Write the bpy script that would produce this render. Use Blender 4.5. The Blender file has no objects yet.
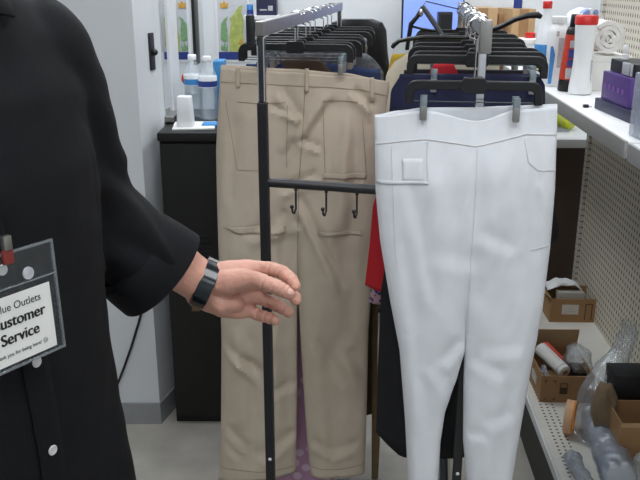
import bpy, bmesh, math, random
from math import sin, cos, pi, radians, exp, sqrt, atan2
from mathutils import Vector, Matrix, noise
random.seed(7)
SC = bpy.context.scene
COL = SC.collection
# ---------------------------------------------------------------- camera, world, exposure
CAM_H, PITCH, FPX = 1.5, radians(18), 800.0
cam = bpy.data.objects.new('camera', bpy.data.cameras.new('camera'))
cam.data.sensor_width = 36; cam.data.lens = 36 * FPX / 640; cam.data.clip_start = .05
cam.location = (0, 0, CAM_H); cam.rotation_euler = (pi / 2 - PITCH, 0, 0)
COL.objects.link(cam); SC.camera = cam
w = bpy.data.worlds.new('world'); SC.world = w; w.use_nodes = True
w.node_tree.nodes['Background'].inputs[0].default_value = (.75, .85, 1, 1)
w.node_tree.nodes['Background'].inputs[1].default_value = .04
SC.view_settings.view_transform = 'Standard'; SC.view_settings.look = 'None'
SC.view_settings.gamma = 1; SC.view_settings.use_curve_mapping = False
SC.view_settings.exposure = 0.0
CEIL = 2.75
LAMPS = [(-.35, .45, 12), (.75, .45, 13), (-.35, 2.75, 18), (.95, 2.75, 13), (-.3, -1.4, 7), (.9, -1.4, 5)]
for i, (lx, ly, le) in enumerate(LAMPS):
    ld = bpy.data.lights.new('tube_light', 'AREA'); ld.shape = 'RECTANGLE'; ld.size = .5; ld.size_y = 1.1
    ld.energy = le; ld.color = (.93, .97, 1)
    lo = bpy.data.objects.new('tube_light', ld); lo.location = (lx, ly, CEIL - .075); COL.objects.link(lo)

# ---------------------------------------------------------------- helpers
def ray(px, py):
    a = (240 - py) / FPX
    return (px - 320) / FPX, cos(PITCH) + a * sin(PITCH), -sin(PITCH) + a * cos(PITCH)
def at(px, py, Y):
    x, y, z = ray(px, py); s = Y / y
    return Vector((x * s, Y, CAM_H + z * s))
def atz(px, py, z0):
    x, y, z = ray(px, py); s = (z0 - CAM_H) / z
    return Vector((x * s, y * s, z0))
def lin(c):
    return tuple(((v / 255) / 12.92 if v / 255 <= .04045 else ((v / 255 + .055) / 1.055) ** 2.4) for v in c)
def interp(pts, y):
    if y <= pts[0][0]: return pts[0][1]
    for (a, va), (b, vb) in zip(pts, pts[1:]):
        if y <= b: return va + (vb - va) * (y - a) / (b - a)
    return pts[-1][1]
def smooth(t):
    t = max(0, min(1, t)); return t * t * (3 - 2 * t)

def interps(pts, y):
    if y <= pts[0][0]: return pts[0][1]
    for (a, va), (b, vb) in zip(pts, pts[1:]):
        if y <= b: return va + (vb - va) * smooth((y - a) / (b - a))
    return pts[-1][1]
MATS = {}
def mat(name, rgb, rough=.6, metal=0, var=.08, scale=30, bump=.0, bscale=None, stretch=(1, 1, 1), spec=.5, trans=0, alpha=1, emit=0):
    """procedural principled material: noise tint and noise bump in object space"""
    m = bpy.data.materials.new(name); m.use_nodes = True; MATS[name] = m
    nt = m.node_tree; N = nt.nodes; L = nt.links; b = N['Principled BSDF']
    c = lin(rgb)
    tc = N.new('ShaderNodeTexCoord'); mp = N.new('ShaderNodeMapping'); mp.inputs['Scale'].default_value = stretch
    L.new(tc.outputs['Object'], mp.inputs[0])
    no = N.new('ShaderNodeTexNoise'); no.inputs['Scale'].default_value = scale; no.inputs['Detail'].default_value = 4
    L.new(mp.outputs[0], no.inputs['Vector'])
    cr = N.new('ShaderNodeValToRGB')
    cr.color_ramp.elements[0].position = .3; cr.color_ramp.elements[1].position = .7
    cr.color_ramp.elements[0].color = (*[v * (1 - var) for v in c], 1)
    cr.color_ramp.elements[1].color = (*[min(1, v * (1 + var)) for v in c], 1)
    L.new(no.outputs['Fac'], cr.inputs[0]); L.new(cr.outputs[0], b.inputs['Base Color'])
    b.inputs['Roughness'].default_value = rough; b.inputs['Metallic'].default_value = metal
    b.inputs['Specular IOR Level'].default_value = spec
    b.inputs['Transmission Weight'].default_value = trans; b.inputs['Alpha'].default_value = alpha
    if emit:
        L.new(cr.outputs[0], b.inputs['Emission Color']); b.inputs['Emission Strength'].default_value = emit
    if bump:
        n2 = N.new('ShaderNodeTexNoise'); n2.inputs['Scale'].default_value = bscale or scale * 3; n2.inputs['Detail'].default_value = 3
        L.new(mp.outputs[0], n2.inputs['Vector'])
        bp = N.new('ShaderNodeBump'); bp.inputs['Strength'].default_value = bump; bp.inputs['Distance'].default_value = .004
        L.new(n2.outputs['Fac'], bp.inputs['Height']); L.new(bp.outputs[0], b.inputs['Normal'])
    return m
def mth(nt, op, a, b=None, c=None):
    n = nt.nodes.new('ShaderNodeMath'); n.operation = op
    for i, v in enumerate((a, b, c)):
        if v is None: continue
        if isinstance(v, (int, float)): n.inputs[i].default_value = v
        else: nt.links.new(v, n.inputs[i])
    return n.outputs[0]
def dots(m, axes, pitch, r, lo=None, hi=None, dark=.08, squash=1.0):
    """punched holes as a dark dot grid on two object axes; lo/hi limit the first axis"""
    nt = m.node_tree; b = nt.nodes['Principled BSDF']
    src = b.inputs['Base Color'].links[0].from_socket
    tc = nt.nodes.new('ShaderNodeTexCoord'); sp = nt.nodes.new('ShaderNodeSeparateXYZ'); nt.links.new(tc.outputs['Object'], sp.inputs[0])
    u, v = sp.outputs[axes[0]], sp.outputs[axes[1]]
    fu = mth(nt, 'SUBTRACT', mth(nt, 'FRACT', mth(nt, 'DIVIDE', u, pitch)), .5)
    fv = mth(nt, 'MULTIPLY', mth(nt, 'SUBTRACT', mth(nt, 'FRACT', mth(nt, 'DIVIDE', v, pitch)), .5), squash)
    d = mth(nt, 'SQRT', mth(nt, 'ADD', mth(nt, 'MULTIPLY', fu, fu), mth(nt, 'MULTIPLY', fv, fv)))
    h = mth(nt, 'LESS_THAN', d, r / pitch)
    if lo is not None:
        h = mth(nt, 'MULTIPLY', h, mth(nt, 'MULTIPLY', mth(nt, 'GREATER_THAN', u, lo), mth(nt, 'LESS_THAN', u, hi)))
    mx = nt.nodes.new('ShaderNodeMix'); mx.data_type = 'RGBA'
    nt.links.new(h, mx.inputs[0]); nt.links.new(src, mx.inputs[6]); mx.inputs[7].default_value = (dark, dark * .9, dark * .75, 1)
    nt.links.new(mx.outputs[2], b.inputs['Base Color'])
def film(name, rgb, fac, rough=.12):
    """thin clear plastic: mostly see-through with glossy sheen and a little haze"""
    m = bpy.data.materials.new(name); m.use_nodes = True; nt = m.node_tree; N = nt.nodes; L = nt.links
    N.remove(N['Principled BSDF']); out = N['Material Output']
    t = N.new('ShaderNodeBsdfTransparent'); t.inputs[0].default_value = (.93, .95, .96, 1)
    g = N.new('ShaderNodeBsdfGlossy'); g.inputs['Roughness'].default_value = rough; g.inputs[0].default_value = (.9, .93, .96, 1)
    d = N.new('ShaderNodeBsdfDiffuse'); d.inputs[0].default_value = (*lin(rgb), 1)
    no = N.new('ShaderNodeTexNoise'); no.inputs['Scale'].default_value = 60
    bp = N.new('ShaderNodeBump'); bp.inputs['Strength'].default_value = .5; bp.inputs['Distance'].default_value = .003
    L.new(no.outputs['Fac'], bp.inputs['Height']); L.new(bp.outputs[0], g.inputs['Normal'])
    m1 = N.new('ShaderNodeMixShader'); m1.inputs[0].default_value = .5; L.new(d.outputs[0], m1.inputs[1]); L.new(g.outputs[0], m1.inputs[2])
    m2 = N.new('ShaderNodeMixShader'); m2.inputs[0].default_value = fac; L.new(t.outputs[0], m2.inputs[1]); L.new(m1.outputs[0], m2.inputs[2])
    L.new(m2.outputs[0], out.inputs[0]); return m

class MB:
    def __init__(s): s.b = bmesh.new()
    def box(s, lo, hi, M=None, bev=0):
        t = bmesh.new(); bmesh.ops.create_cube(t, size=1)
        for v in t.verts: v.co = Vector([lo[i] + (v.co[i] + .5) * (hi[i] - lo[i]) for i in range(3)])
        if bev: bmesh.ops.bevel(t, geom=t.edges[:], offset=bev, segments=2, affect='EDGES', profile=.6)
        return s.add(t, M)
    def add(s, t, M=None):
        if M is not None: bmesh.ops.transform(t, matrix=M, verts=t.verts)
        me = bpy.data.meshes.new('t'); t.to_mesh(me); t.free(); s.b.from_mesh(me); bpy.data.meshes.remove(me); return s
    def poly(s, pts): s.b.faces.new([s.b.verts.new(p) for p in pts]); return s
    def rings(s, rs, cap=True, closed=True):
        vs = [[s.b.verts.new(p) for p in r] for r in rs]; n = len(rs[0])
        for a, b in zip(vs, vs[1:]):
            for i in range(n if closed else n - 1): s.b.faces.new((a[i], a[(i + 1) % n], b[(i + 1) % n], b[i]))
        if cap: s.b.faces.new(vs[0][::-1]); s.b.faces.new(vs[-1])
        return s
    def tube(s, pts, r, n=8, cap=True, up=None, ry=None):
        pts = [Vector(p) for p in pts]; rs = []
        U = None
        for i, p in enumerate(pts):
            d = (pts[min(i + 1, len(pts) - 1)] - pts[max(i - 1, 0)]).normalized()
            if U is None: U = Vector(up) if up else (Vector((0, 0, 1)) if abs(d.z) < .9 else Vector((0, 1, 0)))
            A = d.cross(U)
            if A.length < 1e-5: A = d.orthogonal()
            A.normalize(); B = A.cross(d).normalized(); U = B if not up else U
            ra = r[i] if isinstance(r, (list, tuple)) else r; rb = (ry[i] if isinstance(ry, (list, tuple)) else ry) if ry else ra
            rs.append([p + A * (ra * cos(2 * pi * k / n)) + B * (rb * sin(2 * pi * k / n)) for k in range(n)])
        return s.rings(rs, cap)
    def lathe(s, prof, c=(0, 0, 0), n=24, M=None, sq=None):
        t = MB(); rs = []
        for r, z in prof:
            ring = []
            for k in range(n):
                a = 2 * pi * k / n; x, y = cos(a), sin(a)
                if sq:
                    e = (abs(x) ** sq + abs(y) ** sq) ** (1 / sq); x, y = x / e, y / e
                ring.append(Vector((r * x, r * y, z)))
            rs.append(ring)
        t.rings(rs, True)
        bmesh.ops.transform(t.b, matrix=Matrix.Translation(c) @ (M or Matrix()), verts=t.b.verts)
        return s.add(t.b)
    def ball(s, c, r, sub=2, sc=(1, 1, 1), R=None):
        t = bmesh.new(); bmesh.ops.create_icosphere(t, subdivisions=sub, radius=1)
        M = Matrix.Translation(c) @ (R or Matrix()) @ Matrix.Diagonal((r * sc[0], r * sc[1], r * sc[2], 1)); return s.add(t, M)
    def caps(s, p0, r0, p1, r1, sub=3):
        t = bmesh.new()
        for p, r in ((p0, r0), (p1, r1)):
            q = bmesh.new(); bmesh.ops.create_icosphere(q, subdivisions=sub, radius=r)
            bmesh.ops.translate(q, vec=Vector(p), verts=q.verts)
            me = bpy.data.meshes.new('t'); q.to_mesh(me); q.free(); t.from_mesh(me); bpy.data.meshes.remove(me)
        h = bmesh.ops.convex_hull(t, input=t.verts)
        bmesh.ops.delete(t, geom=[g for g in h['geom_interior'] if isinstance(g, bmesh.types.BMVert)], context='VERTS')
        return s.add(t)
    def chain(s, pts):
        for a, b in zip(pts, pts[1:]): s.caps(a[0], a[1], b[0], b[1])
        return s
    def build(s, name, m, parent=None, smooth=True, bevel=0, origin=None, solid=0):
        bmesh.ops.recalc_face_normals(s.b, faces=s.b.faces)
        o0 = Vector((0, 0, 0))
        if parent is not None: o0 = Vector(parent['_o'])
        elif origin is not None: o0 = Vector(origin)
        bmesh.ops.translate(s.b, vec=-o0, verts=s.b.verts)
        me = bpy.data.meshes.new(name); s.b.to_mesh(me); s.b.free()
        if m: me.materials.append(m)
        o = bpy.data.objects.new(name, me); COL.objects.link(o)
        if smooth:
            for p in me.polygons: p.use_smooth = True
            me.set_sharp_from_angle(angle=radians(42))
        if parent is not None: o.parent = parent
        else: o.location = o0
        o['_o'] = tuple(o0)
        if bevel:
            md = o.modifiers.new('bevel', 'BEVEL'); md.width = bevel; md.segments = 2; md.limit_method = 'ANGLE'
        if solid:
            md = o.modifiers.new('solid', 'SOLIDIFY'); md.thickness = solid; md.offset = -1
        return o
def thing(name, label, cat, loc, group=None):
    o = bpy.data.objects.new(name, None); COL.objects.link(o); o.location = loc; o['_o'] = tuple(loc)
    o.empty_display_size = .05
    return tag(o, label, cat, group)
def tag(o, label, cat, group=None):
    o['label'] = label; o['category'] = cat
    if group: o['group'] = group
    return o
def struct(o): o['kind'] = 'structure'; return o
def dup(root, loc, rz=0, label=None, group=None, sx=1):
    r = root.copy(); COL.objects.link(r); r.location = loc; r.rotation_euler = (0, 0, rz); r.scale = (sx, 1, 1)
    if label: r['label'] = label
    if group: r['group'] = group
    for ch in list(root.children):
        c = ch.copy(); COL.objects.link(c); c.parent = r
        for g in list(ch.children):
            d = g.copy(); COL.objects.link(d); d.parent = c
    return r
def remesh(o, vox, smooth_it=4):
    md = o.modifiers.new('r', 'REMESH'); md.mode = 'VOXEL'; md.voxel_size = vox; md.use_smooth_shade = True
    if smooth_it:
        ms = o.modifiers.new('s', 'SMOOTH'); ms.factor = .5; ms.iterations = smooth_it
    dg = bpy.context.evaluated_depsgraph_get(); me = bpy.data.meshes.new_from_object(o.evaluated_get(dg))
    o.modifiers.clear(); old = o.data; mats = [m for m in old.materials]; o.data = me
    me.materials.clear()
    for m in mats: me.materials.append(m)
    for p in me.polygons: p.use_smooth = True
    return o
def text_mb(body, size, M, extrude=.0003, bold=0):
    cu = bpy.data.curves.new('txt', 'FONT'); cu.body = body; cu.size = size; cu.extrude = extrude; cu.align_x = 'CENTER'; cu.offset = bold
    to = bpy.data.objects.new('txt', cu); COL.objects.link(to)
    bpy.context.view_layer.update()
    me = bpy.data.meshes.new_from_object(to.evaluated_get(bpy.context.evaluated_depsgraph_get()))
    me.transform(M); bpy.data.objects.remove(to); bpy.data.curves.remove(cu)
    b = MB(); b.b.from_mesh(me); bpy.data.meshes.remove(me); return b

# ---------------------------------------------------------------- materials
M_wall = mat('wall_paint', (226, 229, 232), .7, var=.02, scale=4, bump=.05, bscale=120)
M_grey = mat('column_paint', (222, 226, 229), .55, var=.02, scale=3, bump=.04, bscale=150)
M_base = mat('vinyl_base', (150, 152, 154), .5, var=.06, scale=12)
M_ceil = mat('ceiling_tile', (228, 228, 224), .9, var=.06, scale=90, bump=.2)
M_floor = mat('floor_tile', (172, 168, 159), .5, var=.16, scale=7, bump=.06, bscale=60)
M_black = mat('black_plastic', (17, 18, 21), .42, var=.12, scale=25, bump=.04)
M_blackmetal = mat('black_metal', (26, 27, 31), .42, var=.1, scale=40, bump=.03)
M_cab = mat('cabinet_black', (10, 10, 9), .5, var=.15, scale=15, bump=.03)
M_chrome = mat('chrome', (205, 207, 210), .16, 1, var=.05, scale=20)
M_steel = mat('brushed_steel', (165, 163, 160), .38, 1, var=.1, scale=60, stretch=(1, 1, .05))
M_rod = mat('rod_steel', (70, 72, 76), .5, .6, var=.1, scale=60)
M_clip = mat('clip_steel', (150, 160, 165), .3, 1, var=.1, scale=60)
M_khaki = mat('khaki_cotton', (196, 182, 164), .82, var=.05, scale=18, bump=.18, bscale=420)
M_khakid = mat('khaki_stitch', (163, 146, 124), .85, var=.05, scale=40)
M_white = mat('white_denim', (224, 227, 232), .8, var=.02, scale=30, bump=.12, bscale=500)
M_stitch = mat('white_stitch', (216, 213, 212), .85, var=.04, scale=80)
M_navy = mat('navy_cloth', (17, 22, 54), .85, var=.2, scale=25, bump=.15, bscale=300)
M_blkcloth = mat('black_cloth', (20, 20, 24), .85, var=.2, scale=25, bump=.15, bscale=300)
M_red = mat('red_cloth', (176, 22, 34), .8, var=.15, scale=12, bump=.15, bscale=300)
M_brown = mat('brown_cloth', (66, 50, 36), .85, var=.15, scale=14, bump=.15, bscale=300)
M_belt = mat('tan_belt', (112, 92, 64), .7, var=.15, scale=30)
M_jean = mat('blue_jean', (40, 58, 96), .85, var=.15, scale=60, bump=.2, bscale=400)
M_cream = mat('cream_cloth', (214, 206, 186), .85, var=.06, scale=20, bump=.15, bscale=300)
M_mustard = mat('mustard_cloth', (190, 160, 48), .85, var=.1, scale=20)
M_greycl = mat('grey_patterned_cloth', (96, 98, 104), .85, var=.5, scale=70)
M_lilac = mat('lilac_cloth', (188, 146, 174), .85, var=.05, scale=20)
M_floral = mat('floral_cloth', (190, 150, 160), .85, var=.05, scale=20)
def blotch(m, rgb, scale, thr):
    nt = m.node_tree; b = nt.nodes['Principled BSDF']; src = b.inputs['Base Color'].links[0].from_socket
    tc = nt.nodes.new('ShaderNodeTexCoord'); vo = nt.nodes.new('ShaderNodeTexVoronoi'); vo.inputs['Scale'].default_value = scale
    nt.links.new(tc.outputs['Object'], vo.inputs['Vector'])
    f = mth(nt, 'LESS_THAN', vo.outputs['Distance'], thr)
    mx = nt.nodes.new('ShaderNodeMix'); mx.data_type = 'RGBA'; nt.links.new(f, mx.inputs[0]); nt.links.new(src, mx.inputs[6]); mx.inputs[7].default_value = (*lin(rgb), 1)
    nt.links.new(mx.outputs[2], b.inputs['Base Color'])
blotch(M_lilac, (214, 186, 208), 26, .34)
blotch(M_floral, (40, 60, 120), 110, .45)
M_peg = mat('pegboard', (201, 194, 178), .6, var=.05, scale=6)
dots(M_peg, (1, 2), .0254, .0043, dark=.03, squash=.6)
M_shelfw = mat('shelf_white', (226, 227, 228), .45, var=.03, scale=10)
M_railshade = mat('shelf_rail_shade', (150, 150, 148), .5, var=.04, scale=10)  # shade on the upper shelf's front face, put into its grey
M_deck = mat('deck_white', (224, 222, 214), .5, var=.05, scale=14)
dots(M_deck, (0, 1), .0185, .0038, .016, .072, dark=.05)
M_upright = mat('slotted_steel', (196, 192, 182), .5, var=.05, scale=20)
M_card = mat('cardboard', (160, 124, 86), .8, var=.07, scale=14, bump=.06)
M_card2 = mat('cardboard_pale', (184, 152, 114), .8, var=.06, scale=14, bump=.06)
M_cardin = mat('cardboard_inside', (120, 94, 68), .85, var=.08, scale=14)
M_ink = mat('print_ink', (74, 54, 36), .8, var=.1)
M_paper = mat('white_paper', (226, 226, 222), .7, var=.03, scale=20)
M_greypaper = mat('grey_paper', (176, 172, 164), .75, var=.06, scale=20)
M_counter = mat('counter_white', (228, 230, 230), .35, var=.03, scale=10)
M_darkwood = mat('counter_brown', (62, 48, 38), .55, var=.15, scale=6, stretch=(1, 1, .15))
M_plw = mat('white_plastic', (236, 238, 240), .35, var=.02)
M_plred = mat('red_plastic', (206, 44, 40), .35, var=.06)
M_plblue = mat('blue_print', (66, 140, 206), .4, var=.08)
M_plyel = mat('yellow_print', (224, 196, 84), .4, var=.08)
M_plgrey = mat('grey_print', (182, 184, 188), .45, var=.15, scale=160)
M_cyan = mat('cyan_print', (58, 134, 190), .45, var=.1)
M_dblue = mat('dark_blue_print', (44, 62, 138), .45, var=.1)
M_purple = mat('purple_card', (84, 56, 128), .4, var=.1, scale=12)
M_navyc = mat('navy_card', (44, 44, 74), .45, var=.1, scale=12)
M_violet = mat('violet_print', (140, 96, 168), .4, var=.1)
M_canred = mat('can_red', (198, 66, 48), .35, var=.15, scale=60)
M_canblue = mat('can_blue', (52, 66, 140), .35, var=.1)
M_towel = mat('white_towel', (226, 224, 220), .95, var=.05, scale=90, bump=.6, bscale=260)
M_towelb = mat('blue_striped_towel', (140, 156, 204), .95, var=.3, scale=60, bump=.5, bscale=260)
M_towel2 = mat('blue_figured_towel', (224, 224, 226), .95, var=.05, scale=90, bump=.6, bscale=260)
blotch(M_towel2, (136, 156, 206), 26, .45)
M_tennis = mat('tennis_felt', (208, 218, 62), .95, var=.08, scale=80, bump=.5, bscale=400)
M_shirt = mat('black_shirt', (7, 8, 13), .8, var=.15, scale=16, bump=.12, bscale=350, spec=.3)
M_button = mat('pale_button', (206, 206, 204), .35, var=.05)
M_skin = mat('skin', (204, 152, 134), .5, var=.13, scale=22, bump=.12, bscale=220)
M_skin.node_tree.nodes['Principled BSDF'].inputs['Subsurface Weight'].default_value = .12
M_skin.node_tree.nodes['Principled BSDF'].inputs['Subsurface Scale'].default_value = .006
M_nail = mat('nail', (226, 176, 162), .3, var=.04)
M_hair = mat('dark_hair', (38, 30, 26), .6, var=.3, scale=90, stretch=(1, 1, .2), bump=.5)
M_trou = mat('dark_trousers', (30, 31, 38), .85, var=.15)
M_watch = mat('watch_glass', (22, 30, 34), .16, var=.1, spec=.5)
M_strap = mat('watch_strap', (36, 20, 18), .45, var=.1)
M_strapred = mat('strap_red', (124, 46, 42), .5, var=.1)
M_mirror = mat('mirror_glass', (226, 230, 232), .03, 1, var=.0)
M_lampd = mat('lamp_diffuser', (245, 248, 255), .6, var=.0, emit=2.2)
M_screen = mat('monitor_screen', (126, 152, 232), .3, var=.12, scale=3, emit=.75)
M_petg = mat('poster_silver', (206, 208, 212), .4, var=.06, scale=30)
M_leaf = mat('lime_print', (180, 192, 104), .5, var=.22, scale=60)
M_green = mat('green_print', (126, 166, 120), .5, var=.2, scale=60)
M_gold = mat('gold_print', (206, 160, 70), .5, var=.2, scale=60)
M_label = mat('pale_label', (206, 200, 192), .7, var=.06, scale=40)
M_tape = mat('peach_tape', (222, 176, 140), .5, var=.06)
M_orange = mat('orange_tape', (222, 142, 52), .45, var=.06)
M_tangarm = mat('tan_cloth', (126, 108, 84), .9, var=.12, scale=14, bump=.2, bscale=200)
F_bag = film('clear_bag', (206, 209, 212), .36, .12)
F_hazy = film('hazy_wrap', (176, 184, 198), .62, .2)
F_bottle = film('clear_bottle', (226, 236, 246), .24, .06)
F_water = film('water_clear', (214, 228, 240), .12, .05)
F_badge = film('badge_vinyl', (70, 74, 80), .11, .1)

# ---------------------------------------------------------------- structure
XL, WY = -.52, 3.68
b = MB(); b.box((-3.2, -2.4, -.05), (2.2, WY + .1, 0)); struct(b.build('floor', M_floor, smooth=False))
b = MB(); b.box((-3.2, -2.4, CEIL), (2.2, WY + .1, CEIL + .05)); struct(b.build('ceiling', M_ceil, smooth=False))
b = MB(); b.box((-3.2, WY, 0), (2.2, WY + .1, CEIL)); struct(b.build('wall_back', M_wall, smooth=False))
b = MB(); b.box((2.1, -2.4, 0), (2.2, WY, CEIL)); struct(b.build('wall_right', M_wall, smooth=False))
b = MB(); b.box((-3.2, -2.5, 0), (2.2, -2.4, CEIL)); struct(b.build('wall_front', M_wall, smooth=False))
b = MB(); b.box((-3.2, -2.4, 0), (-3.1, WY, CEIL)); struct(b.build('wall_left', M_wall, smooth=False))
# partition with a slanted end, wall of the mirror behind it
yc = 2.508
foot = [(-3.1, yc), (-.566, yc), (XL - .012, 2.64), (XL, 2.66), (XL, WY), (-.9, WY), (-3.1, 2.9)]
b = MB(); b.rings([[Vector((x, y, z)) for x, y in foot] for z in (0, CEIL)]); struct(b.build('wall_partition', M_grey, smooth=False))
fo = [(-3.1, yc - .008), (-.563, yc - .008), (XL - .005, 2.64), (XL - .03, 2.66), (-3.1, 2.7)]
b = MB(); b.rings([[Vector((x, y, z)) for x, y in fo] for z in (0, .082)]); struct(b.build('baseboard_partition', M_base, smooth=False))
b = MB(); b.box((.0, WY - .01, 0), (2.1, WY, .09)); struct(b.build('baseboard_back', M_base, smooth=False))

for i, (lx, ly, le) in enumerate(LAMPS):
    z = CEIL
    t = thing('ceiling_light', '', 'ceiling light', (lx, ly, z), 'recessed tube lights')
    t['label'] = 'white ceiling tube light panel out of the picture overhead'
    b = MB()
    for x0, x1, y0, y1 in ((-.33, -.29, -.62, .62), (.29, .33, -.62, .62), (-.29, .29, -.62, -.58), (-.29, .29, .58, .62)):
        b.box((lx + x0, ly + y0, z - .06), (lx + x1, ly + y1, z))
    b.build('frame', M_shelfw, t, smooth=False)
    b = MB(); b.box((lx - .29, ly - .58, z - .05), (lx + .29, ly + .58, z - .035)); b.build('diffuser', M_lampd, t, smooth=False)

# mirror on the side wall
t = thing('wall_mirror', 'tall mirror panel on the side wall beside the water bottles', 'mirror', (XL, 2.95, 1.06))
b = MB(); b.box((XL, 2.68, 1.055), (XL + .004, 3.23, 2.2)); b.build('mirror_glass', M_mirror, t, smooth=False)
b = MB(); b.box((XL, 2.80, 1.05), (XL + .012, 2.94, 2.2)); b.build('stile', M_plw, t, smooth=False, bevel=.002)
b = MB(); b.box((XL, 2.67, 1.046), (XL + .03, 3.23, 1.066)); b.build('track', M_steel, t, smooth=False, bevel=.002)
b = MB(); b.box((XL, 3.235, 1.05), (XL + .008, 3.27, 2.2)); b.build('edge_trim', M_plw, t, smooth=False)
b = MB(); b.box((XL, 3.36, 1.165), (XL + .012, 3.47, 2.2), bev=.003); tag(b.build('door_seal', M_blackmetal, origin=(XL, 3.4, 1.27)), 'long black vertical strip on the wall behind the water bottles', 'strip')
# latch on the slanted end of the partition
pl = at(151.5, 53, 2.56)
t = thing('door_latch', 'dark metal latch plate with knob on the pale partition edge', 'latch', (-.539, 2.614, pl.z))
R = Matrix.Translation((-.539, 2.614, pl.z)) @ Matrix.Rotation(radians(-14.4), 4, 'Z')
b = MB(); b.box((-.006, -.017, -.058), (.006, .015, .058), R, .002); b.build('plate', M_blackmetal, t)
b = MB(); b.ball(R @ Vector((.012, .0, -.002)), .011); b.build('knob', M_black, t)

# ---------------------------------------------------------------- black cabinet and what stands on it
cx0, cx1, cy0, cy1, cz = -.512, -.12, 2.505, 3.0, 1.042
t = thing('black_cabinet', 'tall black metal cabinet with louvred vents behind the khaki trousers', 'cabinet', (-.32, 2.77, 0))
b = MB(); b.box((cx0, cy0 + .012, .0), (cx1, cy1, cz - .03)); b.build('body', M_cab, t, smooth=False, bevel=.004)
b = MB(); b.box((cx0 - .003, cy0 - .004, cz - .028), (cx1 + .004, cy1, cz), bev=.005); b.build('top_panel', M_cab, t)
b = MB(); b.box((cx0 + .006, cy0, .03), (cx1 - .006, cy0 + .014, cz - .036), bev=.003); dr = b.build('front_panel', M_cab, t)
for x0, x1 in ((cx0 + .055, cx0 + .15), (cx0 + .185, cx0 + .30)):
    b = MB()
    for k in range(9):
        z = .565 + k * .0165
        b.box((x0, cy0 - .006, z), (x1, cy0 + .006, z + .006), bev=.0015)
    v = b.build('vent', M_blackmetal, dr)
def bottle(px, Y, ytop, label, caplab=M_plw):
    z0 = cz + .002; p = at(px, 90, Y); x = p.x
    t = thing('water_bottle', label, 'bottle', (x, Y, z0))
    h = .212; r = .0315
    prof = [(.02, 0), (r * .95, .004), (r, .012)]
    for k in range(10):
        z = .02 + k * .011; prof += [(r * .95, z), (r, z + .005)]
    prof += [(r, .135), (r * .96, .15), (r * .78, .168), (.016, .186), (.0125, .196), (.0125, h - .008)]
    b = MB(); b.lathe(prof, (x, Y, z0), 28); b.build('bottle_body', F_bottle, t)
    b = MB(); b.lathe([(r * 1.01, .112), (r * 1.015, .113), (r * 1.015, .147), (r * 1.0, .148)], (x, Y, z0), 28); lb = b.build('wrap_label', M_plw, t)
    b = MB(); b.lathe([(r * 1.02, .114), (r * 1.022, .115), (r * 1.022, .132), (r * 1.02, .133)], (x, Y, z0), 28); b.build('label_band', caplab, lb)
    b = MB(); b.lathe([(.0145, h - .016), (.0148, h - .014), (.0148, h), (.013, h + .002)], (x, Y, z0), 20); b.build('cap', M_plw, t)
    b = MB(); b.lathe([(r * .9, .004), (r * .93, .02), (r * .93, .1), (r * .9, .105)], (x, Y, z0), 20); b.build('water', F_water, t)
bottle(193.5, 2.80, 60, 'clear water bottle with bright blue label, the left of two', M_plblue)
bottle(208, 2.74, 60, 'clear water bottle with dark blue label, nearest the khaki trousers', M_dblue)
p = atz(185, 127, cz + .004)
b = MB(); b.lathe([(.026, .004), (.0275, .008), (.0225, .098), (.021, .101)], (p.x, p.y + .02, cz), 32, sq=6); tag(b.build('white_box', M_plw, origin=(p.x, p.y, cz)), 'small white tapered carton in front of the left water bottle', 'box')
b = MB(); M = Matrix.Translation((p.x + .035, p.y + .01, cz)) @ Matrix.Rotation(.1, 4, 'Z'); b.box((-.075, -.04, 0), (.06, .1, .004), M); tag(b.build('paper_sheet', M_paper, smooth=False, origin=(p.x, p.y, cz)), 'white paper sheet lying under the small white carton', 'paper')
p2 = atz(209, 126, cz); b = MB(); b.box((p2.x - .022, p2.y - .02, cz), (p2.x + .03, p2.y + .04, cz + .009), bev=.003); tag(b.build('wet_wipe_pack', M_plblue, origin=(p2.x, p2.y, cz)), 'flat blue and white packet lying before the right water bottle', 'packet')
p = at(217.5, 93, 2.9); b = MB(); b.box((p.x - .006, 2.85, cz), (p.x + .03, 2.95, at(217, 60, 2.9).z), bev=.002); tag(b.build('blue_box', M_cyan, origin=(p.x, 2.9, cz)), 'narrow bright blue box standing between bottle and khaki trousers', 'box')
b = MB(); p = at(180.5, 78, 3.12); b.lathe([(.0, 0), (.017, .001), (.019, .006), (.012, .012)], (XL + .004, 3.1, p.z), 20, Matrix.Rotation(pi / 2, 4, 'Y')); tag(b.build('suction_hook', M_plred, origin=(XL, 3.1, p.z)), 'small red disc stuck on the mirror behind the bottles', 'hook')
# poster on the back wall
def wp(px, py, d=0): return at(px, py, WY - .004 - d)
t = thing('toy_poster', 'silver wall poster with green plants and a blue bottom strip', 'poster', wp(232, 62))
def panel(name, m, x0, x1, y0, y1, d, par):
    a, c = wp(x0, y1, d), wp(x1, y0, d); b = MB(); b.box((a.x, a.y, a.z), (c.x, a.y + .0015, c.z)); return b.build(name, m, par, smooth=False)
panel('backing', M_plw, 217.5, 247.5, -45, 62, .0, t)
panel('silver_panel', M_petg, 219, 246, -40, 52, .002, t); panel('blue_strip', M_dblue, 219, 246, 52, 59.5, .002, t)
def flat(name, m, pts, d, par):
    q = [wp(x, y, d) for x, y in pts]; b = MB(); b.rings([[v for v in q], [v + Vector((0, -.001, 0)) for v in q]]); return b.build(name, m, par, smooth=False)
flat('tall_plant_shape', M_leaf, [(230, 52), (229, 38), (231, 22), (229.5, 19), (234, 14), (238, 7), (242.5, 5), (241, 12), (243.5, 20), (243, 34), (244, 44), (242, 51)], .004, t)
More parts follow.
